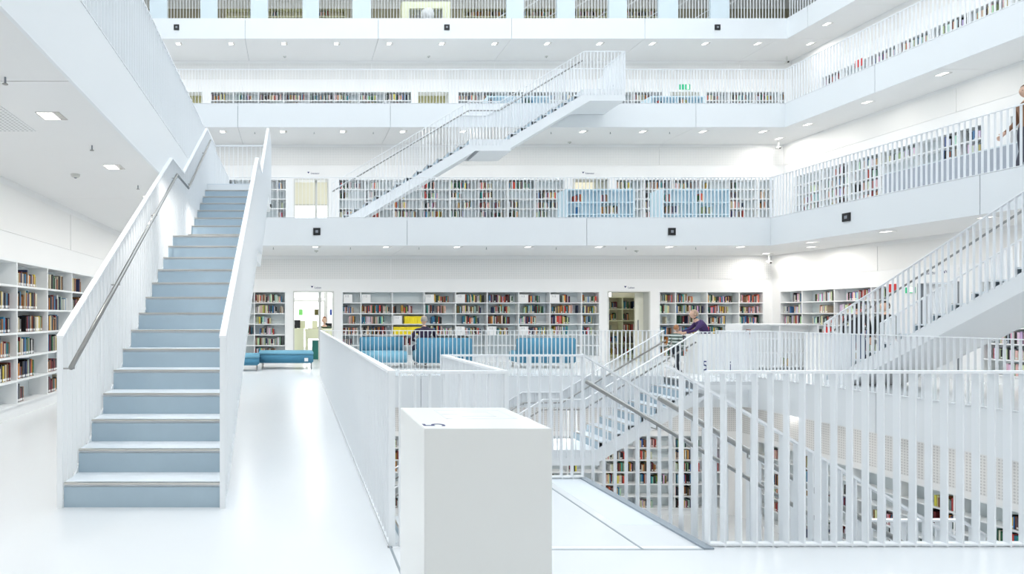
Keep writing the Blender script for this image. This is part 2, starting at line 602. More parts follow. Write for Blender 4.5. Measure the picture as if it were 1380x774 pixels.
b5b = bookcase(5, 'back', DB5, 1.44, 9.47, main_d, 6, 12, PAL_MID, 'long white built-in bookcase behind the blue sofas, nine bays wide', f_main)
b5c = bookcase(5, 'back', DB5, 11.29, 14.56, [11.82, 12.80, 13.79], 6, 13, PAL_MID, 'white built-in bookcase behind the walking visitors, right of the right doorway', f_std(0.5, 0.95, 0.0))
b5d = bookcase(5, 'right', L5['wall'][1], 14.9, 18.3, [15.4, 16.45, 17.5], 6, 14, PAL_PALE, 'white built-in bookcase on the right wall behind two dark-clad visitors', f_std(0.5, 0.95, 0.0))
b5e = bookcase(5, 'right', L5['wall'][1], 4.0, 12.95, divs(5.0, 1.0, 12.95), 6, 15, PAL_PALE, 'white built-in bookcase on the right wall, seen beneath the right staircase', f_std(0.4, 0.9, 0.1))


def f_left(bi, k, r):
    if bi == 0: return {5: 0.0, 4: 0.9, 3: 0.93, 2: 0.9, 1: 0.93, 0: 0}[k]
    if bi == 1: return {5: 0.72, 4: 0.76, 3: 0.96, 2: 0.66, 1: 0.64, 0: 0.32}[k]
    if bi == 2: return {5: 0.75, 4: 0.96, 3: 0.55, 2: 0.55, 1: 0.6, 0: 0.72}[k]
    return r.uniform(0.55, 0.9)


b5l = bookcase(5, 'left', L5['wall'][0], 7.43, 16.8, divs(8.47, 1.04, 16.8), 6, 21, PAL_DARK,
               'long white built-in bookcase on the left wall, full of dark books', f_left, indiv_bays=4, top=2.22)

# L6
D6 = L6['wall'][3]
wall(6, 'back', [(-5.6, -0.3, 0, 2.12), (-0.05, 1.15, 0, 2.12), (1.47, 9.31, 0, 2.12), (9.54, 10.80, 0, 2.12), (11.02, 16.5, 0, 2.12)])
wall(6, 'right', [(14.6, 20.2, 0, 2.12), (4.0, 14.1, 0, 2.12)])
wall(6, 'left', []); wall(6, 'near', [])
bookcase(6, 'back', D6, -5.6, -0.3, divs(-4.6, 1.0, -0.3), 6, 31, PAL_PALE, 'white built-in bookcase on level six just right of the left stairs', f_std(0.3, 0.8, 0.3), top=2.12, base=0.1)
bookcase(6, 'back', D6, 1.47, 9.31, divs(2.4, 0.98, 9.31), 6, 32, PAL_MID, 'long white built-in bookcase on level six behind the middle stairs', f_std(0.35, 0.85, 0.12, 0.3), top=2.12, base=0.1)
bookcase(6, 'back', D6, 11.02, 16.5, divs(12.0, 0.98, 16.5), 6, 33, PAL_MID, 'white built-in bookcase on level six behind the right blue low shelf', f_std(0.3, 0.8, 0.15), top=2.12, base=0.1)
bookcase(6, 'right', L6['wall'][1], 14.6, 20.2, divs(15.2, 1.0, 20.2), 6, 34, PAL_PALE, 'white built-in bookcase on level six right wall, farther one', f_std(0.4, 0.9, 0.1), top=2.12, base=0.1)
bookcase(6, 'right', L6['wall'][1], 4.0, 14.1, divs(5.1, 1.0, 14.1), 6, 35, PAL_PALE, 'white built-in bookcase on level six right wall behind the blurred visitor', f_std(0.3, 0.9, 0.2), top=2.12, base=0.1)

# L7
D7 = L7['wall'][3]
wall(7, 'back', [(-4.30, -3.58, 0, 2.12), (-3.33, 4.54, 0, 2.12), (4.74, 6.0, 0, 2.12), (6.3, 14.3, 0, 2.12), (14.55, 15.75, 0, 2.12), (15.95, 19.1, 0, 2.12)])
wall(7, 'right', [(15.2, 22.0, 0, 2.12), (10.6, 14.6, 0, 2.12)]); wall(7, 'left', []); wall(7, 'near', [])
bookcase(7, 'back', D7, -3.33, 4.54, divs(-2.4, 0.98, 4.54), 6, 41, PAL_MID, 'white built-in bookcase on level seven between the left and middle doorways', f_std(0.6, 0.97, 0.0), top=2.12, base=0.1)
bookcase(7, 'back', D7, 6.3, 14.3, divs(7.3, 0.98, 14.3), 6, 42, PAL_MID, 'white built-in bookcase on level seven behind the top of the middle stairs', f_std(0.6, 0.97, 0.0), top=2.12, base=0.1)
bookcase(7, 'back', D7, 15.95, 19.1, divs(16.9, 0.98, 19.1), 6, 43, PAL_MID, 'short white built-in bookcase on level seven in the right back corner', f_std(0.6, 0.97, 0.0), top=2.12, base=0.1)
bookcase(7, 'right', L7['wall'][1], 15.2, 22.0, divs(16.2, 1.0, 22.0), 6, 44, PAL_PALE, 'white built-in bookcase on level seven along the right wall', f_std(0.5, 0.9, 0.1), top=2.12, base=0.1)
bookcase(7, 'right', L7['wall'][1], 10.6, 14.6, divs(11.6, 1.0, 14.6), 6, 45, PAL_PALE, 'white built-in bookcase on level seven right wall, nearer and nearly empty', f_std(0.1, 0.3, 0.6), top=2.12, base=0.1)

# L8
D8 = L8['wall'][3]
wall(8, 'back', [(-3.0, 2.2, 0, 3.0), (7.2, 16.2, 0, 3.0)]); wall(8, 'right', []); wall(8, 'left', []); wall(8, 'near', [])
bookcase(8, 'back', D8, -3.0, 2.2, divs(-2.0, 1.0, 2.2), 8, 51, PAL_MID, 'tall cream bookcase on level eight behind the left piers', f_std(0.2, 0.5, 0.4), top=3.0, base=0.1, mats=(M['cream'], M['beige']))
bookcase(8, 'back', D8, 7.2, 16.2, divs(8.2, 1.0, 16.2), 8, 52, PAL_MID, 'tall cream bookcase on level eight behind the right piers', f_std(0.8, 0.99, 0.0), top=3.0, base=0.1, mats=(M['cream'], M['beige']))

# L4
wall(4, 'back', [(4.6, 11.7, 0, 2.2), (-0.8, 4.3, 0, 2.2)]); wall(4, 'right', [(2.0, 15.9, 0, 2.2)]); wall(4, 'left', []); wall(4, 'near', [])
bookcase(4, 'back', L4['wall'][3], 4.6, 11.7, divs(5.5, 0.98, 11.7), 6, 61, PAL_MID, 'white built-in bookcase on level four below the back stairs', f_std(0.4, 0.9, 0.12))
bookcase(4, 'back', L4['wall'][3], -0.8, 4.3, divs(0.2, 0.98, 4.3), 6, 63, PAL_MID, 'white built-in bookcase on level four seen left of the pedestal', f_std(0.4, 0.9, 0.12))
bookcase(4, 'right', L4['wall'][1], 2.0, 15.9, divs(3.0, 1.0, 15.9), 6, 62, PAL_MID, 'white built-in bookcase on level four right wall behind the near guard', f_std(0.2, 0.75, 0.25))

# the individual books of the left bookcase
bays = ['nearest', 'second nearest', 'third nearest', 'fourth nearest']
rown = ['top shelf', 'second shelf down', 'third shelf down', 'fourth shelf down', 'fifth shelf down', 'bottom shelf']
cnt = 0
for (side, pos, u, t, v0, d, z, h, c, (bi, row), n) in BOOKS:
    if cnt >= 300:
        STUFF.col = (*c[0], 1)
        wbox(STUFF, side, pos, u, u + t - 0.0015, v0, v0 + d, z, z + h)
        continue
    cnt += 1
    mb = MB(); mb.mi = 0
    x = pos - v0
    mb.box(x - d, x, u, u + 0.002, z, z + h)
    mb.box(x - d, x, u + t - 0.0035, u + t - 0.0015, z, z + h)
    mb.box(x - 0.003, x, u + 0.002, u + t - 0.0035, z, z + h)
    mb.mi = 1
    mb.box(x - d + 0.004, x - 0.003, u + 0.002, u + t - 0.0035, z + 0.003, z + h - 0.004)
    o = mb.build('book', [cover(c[1], c[0]), M['paper']])
    size = 'thick' if t > 0.034 else ('slim' if t < 0.021 else ('tall' if h > 0.235 else ('short' if h < 0.195 else 'plain')))
    tag(o, '%s %s book, %s from left on %s, %s bay, left bookcase' % (size, c[1], ORD[min(n - 1, 29)], rown[row - 1], bays[bi]), 'book', 'books in the left wall bookcase')
    MB().box(x, x + 0.0008, u + 0.003, u + t - 0.0045, z + 0.012, z + 0.045).build('spine_label', M['paper'], o)


# ------------------------------------------------------------------ guards
BARS = {}
SP = 0.098


def bar_mesh(h, along='x'):
    k = (round(h, 3), along)
    if k not in BARS:
        a, b = (0.005, 0.020) if along == 'x' else (0.020, 0.005)
        BARS[k] = MB().box(-a, a, -b, b, 0, h).mesh('baluster', M['rail'])
    return BARS[k]


def rail_strip(mb, p, q, wdt, t):
    """flat strip from p to q (its top surface centre line), width across, thickness t"""
    p = Vector(p); q = Vector(q)
    d = (q - p); dh = Vector((d.x, d.y, 0)).normalized()
    s = Vector((-dh.y, dh.x, 0)) * (wdt / 2); dn = Vector((0, 0, -t))
    mb.prism([p + s, p - s, p - s + dn, p + s + dn], [q + s, q - s, q - s + dn, q + s + dn])


def guard_run(t, pts, h, indiv, bars_mb, rail_mb, foot_mb, drop=0.0, sp=SP):
    """pts: list of (x,y,z) base points (axis aligned in plan); h rail height"""
    for p, q in zip(pts, pts[1:]):
        dx, dy = q[0] - p[0], q[1] - p[1]
        ln = math.hypot(dx, dy)
        along = 'x' if abs(dx) > abs(dy) else 'y'
        rail_strip(rail_mb, (p[0], p[1], p[2] + h), (q[0], q[1], q[2] + h), 0.05, 0.016)
        if foot_mb is not None:
            rail_strip(foot_mb, (p[0], p[1], p[2] + 0.022), (q[0], q[1], q[2] + 0.022), 0.044, 0.012)
        n = max(1, round(ln / sp))
        for i in range(n + 1):
            f = i / n
            x, y, z = p[0] + dx * f, p[1] + dy * f, p[2] + (q[2] - p[2]) * f
            hh = h - 0.008 + drop
            if indiv:
                inst('baluster', bar_mesh(hh, along), (x, y, z - drop), t)
            else:
                a, b = (0.005, 0.020) if along == 'x' else (0.020, 0.005)
                bars_mb.box(x - a, x + a, y - b, y + b, z - drop, z - drop + hh)


def guard(name, label, runs, h=1.09, indiv=True, cat='railing', kind=None, sp=SP):
    p0 = runs[0][0]
    t = empty(name, p0)
    # balusters are placed in world coordinates, see inst()
    tag(t, label, cat, 'guard rails of white flat bars')
    bm_, rm, fm = MB(), MB(), MB()
    for pts in runs:
        guard_run(t, pts, h, indiv, bm_, rm, fm, sp=sp)
    rm.build('top_rail', M['railtop'], t)
    fm.build('bottom_rail', M['rail'], t)
    if not indiv:
        tag(bm_.build('baluster', M['rail'], t), kind='stuff')
    return t


x5a, x5b, y5a, y5b = L5['void']
gl = guard('guard_railing', 'long pale blue-white bar railing left of the white pedestal, running away from camera',
           [[(x5a, 14.15, 0), (x5a, y5a, 0)]])
guard('guard_railing', 'short white bar railing just behind the white pedestal, folding back to the stair landing',
      [[(x5a + 0.05, y5a, 0), (1.30, y5a, 0), (1.30, 5.27, 0), (2.53, 5.27, 0)]])
guard('guard_railing', 'large white bar railing at the near right, across the stairwell', [[(2.56, y5a, 0), (10.7, y5a, 0)]])
guard('guard_railing', 'white bar railing in front of the blue sofas on level five', [[(x5a, 14.17, 0), (8.70, 14.17, 0)]])
guard('guard_railing', 'white bar railing right of the back stairs, along the info counter and right gallery',
      [[(8.72, 12.95, 0), (9.95, 12.95, 0), (9.95, 14.15, 0), (x5b, 14.15, 0), (x5b, y5a, 0)]])
x6a, x6b, y6a, y6b = L6['void']
guard('guard_railing', 'bar railing on level six edge above the left staircase', [[(x6a - 0.02, y6a, H), (x6a - 0.02, 11.78, H)]])
guard('guard_railing', 'short bar railing on level six past the top of the left stairs', [[(x6a - 0.02, 13.0, H), (x6a - 0.02, y6b, H)]], indiv=True)
guard('guard_railing', 'white bar railing along the back edge of level six', [[(x6a, y6b + 0.02, H), (x6b, y6b + 0.02, H)]])
guard('guard_railing', 'white bar railing along the right edge of level six', [[(x6b + 0.02, y6b, H), (x6b + 0.02, y6a, H)]])
x7a, x7b, y7a, y7b = L7['void']
guard('guard_railing', 'white bar railing on level seven back edge, left of the stair top', [[(x7a, y7b + 0.02, 2 * H), (8.42, y7b + 0.02, 2 * H)]], indiv=False)
guard('guard_railing', 'white bar railing on level seven back edge, right of the stair top', [[(9.62, y7b + 0.02, 2 * H), (x7b, y7b + 0.02, 2 * H)]], indiv=False)
guard('guard_railing', 'white bar railing along the right edge of level seven', [[(x7b + 0.02, y7b, 2 * H), (x7b + 0.02, y7a, 2 * H)]], indiv=False)
x8a, x8b, y8a, y8b = L8['void']
g8 = guard('guard_railing', 'bar railing between the blue piers on level eight back edge', [[(x8a, y8b + 0.14, 3 * H), (x8b, y8b + 0.14, 3 * H)]], indiv=False, sp=0.11)
guard('guard_railing', 'bar railing along the right edge of level eight', [[(x8b + 0.1, y8b, 3 * H), (x8b + 0.1, y8a, 3 * H)]], indiv=False, sp=0.11)


# ------------------------------------------------------------------ stairs
R = H / 22.0
T = 0.306
LAND = 1.2
SW = 1.165


def staircase(label, origin, run, across, z0, right_guard=True, left_guard=True, plat=True, hand=(True, True), top_guard=None, bars=True):
    """origin: foot corner; run: unit vector going up; across: unit vector over the width. guards at w=0 and w=SW"""
    ox, oy = origin
    rx, ry = run; ax, ay = across

    def P(s, w_, z):
        return (ox + rx * s + ax * w_, oy + ry * s + ay * w_, z0 + z)
    t = empty('staircase', (ox, oy, z0))
    tag(t, label, 'stairs', 'white stairs between the gallery levels')
    ang = math.atan2(ry, rx)
    s15 = 13 * T + LAND
    TOP = s15 + 7 * T
    # one step mesh, local frame: x = run, y across
    sgn = 1 if (rx * ay - ry * ax) > 0 else -1
    y0, y1 = (0.0, SW * sgn)

    def step_mesh():
        mb = MB()
        mb.mi = 0; mb.box(0.008, T + 0.02, y0, y1, R - 0.03, R)      # tread
        mb.mi = 1; mb.box(0.0, 0.012, y0, y1, 0.0, R - 0.03)          # riser
        return mb.mesh('step', [M['tread'], M['riser']])
    sm = step_mesh()
    nm = MB().box(-0.005, 0.028, y0, y1, R - 0.013, R + 0.002).mesh('nosing_strip', M['nose'])
    for k in range(22):
        s = k * T if k < 14 else s15 + (k - 14) * T
        o = inst('step', sm, P(s, 0, k * R), t, ang)
        n_ = bpy.data.objects.new('nosing_strip', nm)
        COL.objects.link(n_); n_.parent = o
    # landing and platform decks
    th = 0.34

    def deck(name, a, b, z, w0=0.0, w1=SW):
        mb = MB()
        mb.mi = 1
        mb.prism([P(a, w0, z - th), P(b, w0, z - th), P(b, w1, z - th), P(a, w1, z - th)], [P(a, w0, z - 0.02), P(b, w0, z - 0.02), P(b, w1, z - 0.02), P(a, w1, z - 0.02)])
        mb.mi = 0
        mb.prism([P(a, w0, z - 0.02), P(b, w0, z - 0.02), P(b, w1, z - 0.02), P(a, w1, z - 0.02)], [P(a, w0, z - 0.0005), P(b, w0, z - 0.0005), P(b, w1, z - 0.0005), P(a, w1, z - 0.0005)])
        mb.build(name, [M['tread'], M['fascia']], t)
    deck('landing', 13 * T + T, s15 + 0.02, 14 * R)
    if plat:
        deck('platform', TOP - 0.02, TOP + 1.2, 22 * R)
    # soffit plates under flights
    top_off, bot_off = 0.02, 0.45     # stringer band below the pitch line

    def pitch1(s): return R + s * R / T
    def pitch2(s): return 15 * R + (s - s15) * R / T
    zl = 14 * R
    for w_ in (0.0, SW):
        wo = -0.012 if w_ == 0 else 0.012
        s_cl = (bot_off - R) * T / R
        # lower edge of band meets landing underside
        s_b1 = (zl - th - R + bot_off) * T / R
        s_b2 = s15 + (zl - th + bot_off - 15 * R) * T / R
        s_b3 = s15 + (22 * R - th + bot_off - 15 * R) * T / R
        top_line = [(-0.0, R - top_off - 0.12), (13 * T, zl - top_off - 0.12), (13 * T, zl), (s15 - T * 0.0, zl), (s15, 15 * R - top_off - 0.12), (TOP, 22 * R - top_off - 0.12), (TOP, 22 * R), (TOP + (1.2 if plat else 0), 22 * R)]
        bot_line = [(TOP + (1.2 if plat else 0), 22 * R - th), (s_b3, 22 * R - th), (s_b2, zl - th), (s_b1, zl - th), (s_cl, 0.0), (0.0, 0.0)]
        ring = top_line + bot_line
        a = [P(s, w_, z) for s, z in ring]; b = [P(s, w_ + wo, z) for s, z in ring]
        MB().prism(a, b).build('stringer', M['fascia'], t)
    mb = MB()
    e = 0.06
    for (sa, za, sb, zb) in ((s_cl, 0.01, s_b1, zl - th + 0.01), (s_b2, zl - th + 0.01, s_b3, 22 * R - th + 0.01)):
        mb.prism([P(sa, 0, za), P(sb, 0, zb), P(sb, SW, zb), P(sa, SW, za)], [P(sa, 0, za + e), P(sb, 0, zb + e), P(sb, SW, zb + e), P(sa, SW, za + e)])
    mb.build('soffit', M['fascia'], t)
    # guards
    gh = 1.10
    for gi, (on, w_) in enumerate(((left_guard, 0.0), (right_guard, SW))):
        if not on: continue
        wo = w_ + (-0.022 if gi == 0 else 0.022)
        rm = MB()
        bx = []
        prof = [(-0.02, R), (13 * T, 14 * R), (s15 - T, 14 * R), (TOP, 22 * R)]
        if plat: prof.append((TOP + 1.2, 22 * R))
        lowp = lambda s: max(0.0, (pitch1(s) - bot_off if s < s_b1 else (zl - th if s < s_b2 else (pitch2(s) - bot_off if s < s_b3 else 22 * R - th))))
        for (sa, za), (sb, zb) in zip(prof, prof[1:]):
            rail_strip(rm, P(sa, wo, za + gh), P(sb, wo, zb + gh), 0.05, 0.018)
            n = max(1, round((sb - sa) / SP))
            for i in range(n + (1 if sb > TOP else 0)):
                s = sa + (sb - sa) * i / n; z = za + (zb - za) * i / n
                lo = 0.0 if s < 0 else (z - 0.17)
                hh = z + gh - 0.01 - lo
                al = 'x' if abs(rx) > 0.5 else 'y'
                inst('baluster', bar_mesh(round(hh, 2), al), P(s, wo, lo), t)
        rm.build('top_rail', M['railtop'], t)
        if hand[gi]:
            wh = w_ + (0.06 if gi == 0 else -0.06)
            hz = 0.86
            pp = [P(s, wh, z + hz) for s, z in [(-0.02, R), (13 * T, 14 * R), (s15 - T, 14 * R), (TOP, 22 * R)]]
            hr = MB().tube(pp, 0.019, 10).build('handrail', M['steel'], t, smooth=True)
            bk = MB()
            for s, z in [(0.05, R + 0.04), (4 * T, 5 * R), (9 * T, 10 * R), (13 * T, 14 * R), (s15, 15 * R), (s15 + 5 * T, 20 * R)]:
                bk.tube([P(s, wh, z + hz - 0.01), P(s, wh, z + hz - 0.05), P(s, wo, z + hz - 0.05)], 0.006, 6)
            bk.build('bracket', M['steel'], hr)
    if plat and top_guard is not None:
        rm = MB()
        s = TOP + 1.2
        a, b = P(s, 0, 22 * R), P(s, SW, 22 * R)
        rail_strip(rm, (a[0], a[1], a[2] + gh), (b[0], b[1], b[2] + gh), 0.06, 0.018)
        n = 12
        al = 'y' if abs(rx) > 0.5 else 'x'
        for i in range(n + 1):
            q = P(s, SW * i / n, 22 * R - 0.3)
            inst('baluster', bar_mesh(round(gh + 0.29, 2), al), q, t)
        rm.build('top_rail', M['railtop'], t)
    return t


# left stair: level 5 -> 6, rises away from the camera
staircase('wide blue-grey stairs with white bar sides at the left, rising to level six', (-0.563, 4.47), (0, 1), (-1, 0), 0.0, hand=(False, True), right_guard=True, top_guard=True)
# middle stair: level 6 -> 7, rises to the right
staircase('slender white stairs across the hall, rising right from level six to level seven', (1.10, 17.5), (1, 0), (0, 1), H, hand=(True, False), right_guard=True, top_guard=True)
# right stair: level 5 -> 6, rises towards the camera
staircase('white stairs at the right edge, rising towards the camera from level five', (11.4, 12.85), (0, -1), (1, 0), 0.0, hand=(True, False), top_guard=True)
# near stair: level 4 -> 5, its head at the landing; rises to the left
LEN = 13 * T + LAND + 7 * T
staircase('white stairs going down to level four from the landing behind the pedestal', (2.53 + LEN, 4.10), (-1, 0), (0, 1), -H, plat=False, hand=(True, True))
# back stair: level 4 -> 5, rises to the right
staircase('white stairs with blue risers at the hall centre, climbing up from level four', (8.70 - LEN, 12.95), (1, 0), (0, 1), -H, plat=False, hand=(True, True))
# landing decks that carry the stair heads (part of the level five floor)
for (a, b, c, d) in ((1.27, 2.53, 3.72, 5.30), (8.70, 10.0, 12.92, 14.15)):
    mb = MB(); mb.box(a, b, c, d, -0.06, -0.0005)
    mb.build('floor_deck', M['floor'], L5['floor_ob'])
    mb = MB(); mb.box(a, b, c + 0.001, d - 0.001, -0.16, -0.061)
    mb.build('deck_soffit', M['fascia'], L5['floor_ob'])
MB().box(2.50, 2.56, 3.66, 5.28, -0.05, 0.012).build('edge_strip', M['kerb'], L5['floor_ob'])
# bridge from the middle stair's head to level seven, and from the left stair's head
# (the platforms touch the slab edges, so nothing more is needed)

# ------------------------------------------------------------------ pedestal with the level number
def pedestal(loc, sx, sy, h, label):
    t = empty('pedestal', (loc[0], loc[1], 0))
    tag(t, label, 'pedestal')
    b = bmesh.new()
    bmesh.ops.create_cube(b, size=1)
    for vv in b.verts:
        vv.co.x = loc[0] + vv.co.x * sx; vv.co.y = loc[1] + vv.co.y * sy; vv.co.z = (vv.co.z + 0.5) * h
    bmesh.ops.bevel(b, geom=list(b.edges), offset=0.003, segments=2, affect='EDGES')
    me = bpy.data.meshes.new('body'); b.to_mesh(me); b.free(); me.materials.append(M['pedestal'])
    link(bpy.data.objects.new('body', me), t)
    return t


pt_ = pedestal((0.77, 2.665), 0.51, 0.55, 0.98, 'white box pedestal in the foreground with a blue number 5 on top')
# printed number 5, upright for a reader on the left side, and the faint plan lines
text('number_print', '5', 0.13, (0.615, 2.47, 0.9806), (0, 0, math.radians(90)), M['ink'], pt_, 0.0004)
pp = MB()
for (a, b, c, d) in ((0.66, 0.97, 2.62, 2.628), (0.66, 0.97, 2.85, 2.858), (0.66, 0.668, 2.62, 2.858), (0.962, 0.97, 2.62, 2.858), (0.74, 0.90, 2.68, 2.688), (0.74, 0.90, 2.80, 2.808), (0.74, 0.748, 2.68, 2.808), (0.892, 0.9, 2.68, 2.808), (0.66, 0.74, 2.74, 2.744)):
    pp.box(a, b, c, d, 0.9801, 0.9806)
pp.build('plan_print', M['paleprint'], pt_)
MB().box(0.515, 1.025, 2.39, 2.94, -0.0, 0.0005).build('shadow_gap', M['joint'], pt_)

# info counter at the back, with 5 and i
ic = empty('info_counter', (10.5, 14.75, 0))
tag(ic, 'white info counter at the head of the back stairs, marked 5 and i', 'counter')
MB().box(9.85, 11.1, 14.62, 15.1, 0.0, 0.98).build('body', M['pedestal'], ic)
text('number_print', '5', 0.34, (10.0, 14.615, 0.10), (math.pi / 2, 0, 0), M['ink'], ic)
text('letter_print', 'i', 0.34, (10.62, 14.615, 0.10), (math.pi / 2, 0, 0), M['ink'], ic)
# number 7 on a small pedestal at the head of the middle stair
p7 = empty('pedestal', (9.95, 19.0, 2 * H))
tag(p7, 'white pedestal on level seven by the stair top, with a blue 7', 'pedestal')
MB().box(9.72, 10.2, 18.85, 19.3, 2 * H, 2 * H + 0.98).build('body', M['pedestal'], p7)
text('number_print', '7', 0.5, (9.98, 18.845, 2 * H + 0.3), (math.pi / 2, 0, 0), M['ink'], p7)


# ------------------------------------------------------------------ downlights
dl_frame = MB()
for q in ((-0.11, -0.10), (0.10, 0.11)):
    dl_frame.box(q[0], q[1], -0.11, 0.11, -0.006, 0.0)
    dl_frame.box(-0.10, 0.10, q[0], q[1], -0.0058, 0.0)
dl_fm = dl_frame.mesh('trim_frame', M['reflector'])
dl_rm = MB().prism([(0.04, -0.1, -0.002), (0.1, -0.1, -0.005), (0.1, -0.1, 0.0), (0.04, -0.1, 0.0)], [(0.04, 0.1, -0.002), (0.1, 0.1, -0.005), (0.1, 0.1, 0.0), (0.04, 0.1, 0.0)]).mesh('reflector', M['reflector'])
dl_dm = MB().box(-0.10, 0.04, -0.10, 0.10, -0.003, 0.0).mesh('diffuser', M['lamp'])


def downlight(x, y, z, label, group, power=DOWN_W, tint=(1.0, 0.96, 0.90)):
    t = empty('recessed_downlight', (x, y, z), world=False)
    tag(t, label, 'ceiling light', group)
    for nm_, me in (('trim_frame', dl_fm), ('diffuser', dl_dm), ('reflector', dl_rm)):
        o = bpy.data.objects.new(nm_, me); COL.objects.link(o); o.parent = t
    if power > 0:
        ld = bpy.data.lights.new('downlight_lamp', 'AREA')
        ld.shape = 'SQUARE'; ld.size = 0.2; ld.energy = power; ld.color = tint; ld.spread = math.radians(178)
        lo = bpy.data.objects.new('downlight_lamp', ld); COL.objects.link(lo); lo.parent = t
        lo.location = (0, 0, -0.01)


def lights_row(level, side, start, off=0.45, nmin=0, nmax=40, power=DOWN_W):
    v = LV[level]['void']; z = LV[level]['z'] - TH
    below = ['', '', '', '', '', 'four', 'five', 'six', 'seven'][level]
    lo, hi = (v[0] - 1.5, v[1] + 1.8) if side == 'back' else (v[2] + 0.5, v[3] - 0.2)
    k = math.ceil((lo - start) / 1.92); n = 0
    us = []
    while start + 1.92 * k < hi:
        us.append(start + 1.92 * k); k += 1
    for i, u in enumerate(us):
        if side == 'back': x, y, word = u, v[3] + off, 'from left'
        elif side == 'left': x, y, word = v[0] - off, u, 'from front'
        elif side == 'right': x, y, word = v[1] + off, u, 'from front'
        downlight(x, y, z, '%s square downlight %s in the %s ceiling row over level %s' % (ORD[i], word, side, below), 'downlights in the gallery ceilings', power)


lights_row(8, 'back', -4.24, 0.40, power=DOWN_W * 0.55)
lights_row(7, 'back', -2.30, 0.45, power=DOWN_W * 0.7)
lights_row(6, 'back', 0.57, 0.33)
lights_row(6, 'left', 5.59, 0.5)
for i, x in enumerate((-1.3, 0.6, 2.5, 4.4, 6.3, 8.2)):
    downlight(x, 1.0, 3.30, '%s square downlight from left in the ceiling row above the camera side gallery' % ORD[i], 'downlights in the gallery ceilings', DOWN_W * 0.3)
lights_row(6, 'right', 5.59, 0.5, power=DOWN_W * 0.8)
lights_row(7, 'right', 5.0, 0.5, power=DOWN_W * 0.55)
lights_row(8, 'right', 5.0, 0.5, power=DOWN_W * 0.5)
lights_row(5, 'right', 5.0, 0.5, power=DOWN_W * 0.3)
lights_row(5, 'back', 0.57, 0.4, power=DOWN_W * 1.0)
downlight(14.1, 17.9, 3.30, 'bright wall-washing downlight in the right back corner over level five', 'corner wall washers', 15)
downlight(16.1, 19.9, 2 * H - TH, 'bright wall-washing downlight in the right back corner over level six', 'corner wall washers', 15)

# ------------------------------------------------------------------ speakers on the fascias
def speaker(side, pos, u, z, label):
    t = empty('wall_speaker', wpt(side, pos, u, 0, z))
    tag(t, label, 'speaker', 'square black speakers on the slab faces')
    mb = MB(); wbox(mb, side, pos, u - 0.095, u + 0.095, -0.03, 0.0, z - 0.095, z + 0.095); mb.build('housing', M['dark'], t)
    mb = MB(); wbox(mb, side, pos, u - 0.035, u + 0.035, -0.034, -0.03, z - 0.035, z + 0.035); mb.build('grille', M['greyink'], t)


speaker('back', y6b, 0.57, 3.67, 'black square speaker on level six face, above the left doorway')
speaker('back', y6b, 9.99, 3.67, 'black square speaker on level six face, above the right doorway')
speaker('right', x6b, 13.7, 3.69, 'black square speaker on the right face of level six')
speaker('back', y8b, -4.25, 11.76, 'black square speaker on level eight face, leftmost of three')
speaker('back', y8b, 5.42, 11.76, 'black square speaker on level eight face, middle of three')
speaker('back', y8b, 15.1, 11.76, 'black square speaker on level eight face, rightmost of three')


# ------------------------------------------------------------------ smoke detectors, sprinklers, cameras
def sprinkler(x, y, z, label):
    t = empty('sprinkler', (x, y, z))
    tag(t, label, 'sprinkler', 'small sprinklers hanging from the ceilings')
    MB().tube([(x, y, z), (x, y, z - 0.05)], 0.008, 6).build('stem', M['greyink'], t)
    MB().lathe([(0.004, -0.06), (0.022, -0.058), (0.022, -0.052), (0.004, -0.05)], (x, y, z), 10).build('deflector', M['steel'], t)


for (px, py, nm_) in ((7, 104, 'the left ceiling, nearest'), (124, 196, 'the left ceiling, middle'), (186, 250, 'the left ceiling, farthest')):
    d = 1.87 * F / (426 - py)
    sprinkler((px - 398) * d / F, d, 3.30, 'small pendent sprinkler on %s of the three' % nm_)
for i, x in enumerate((-0.6, 1.5, 3.37, 5.2, 7.1, 9.0, 10.9)):
    sprinkler(x, 16.3, 3.30, '%s small sprinkler from left in the back ceiling over level five' % ORD[i])
for i, x in enumerate((-1.3, 0.6, 2.5, 4.4, 8.2, 10.1, 12.0)):
    sprinkler(x, 19.2, H * 2 - TH, '%s small sprinkler from left in the back ceiling over level six' % ORD[i])


def detector(x, y, z, label):
    t = empty('smoke_detector', (x, y, z))
    tag(t, label, 'smoke detector')
    MB().lathe([(0.03, -0.045), (0.055, -0.03), (0.06, 0.0)], (x, y, z), 16).build('housing', M['grey'], t)
    MB().lathe([(0.012, -0.055), (0.02, -0.045)], (x, y, z), 10).build('sensor', M['greyink'], t)


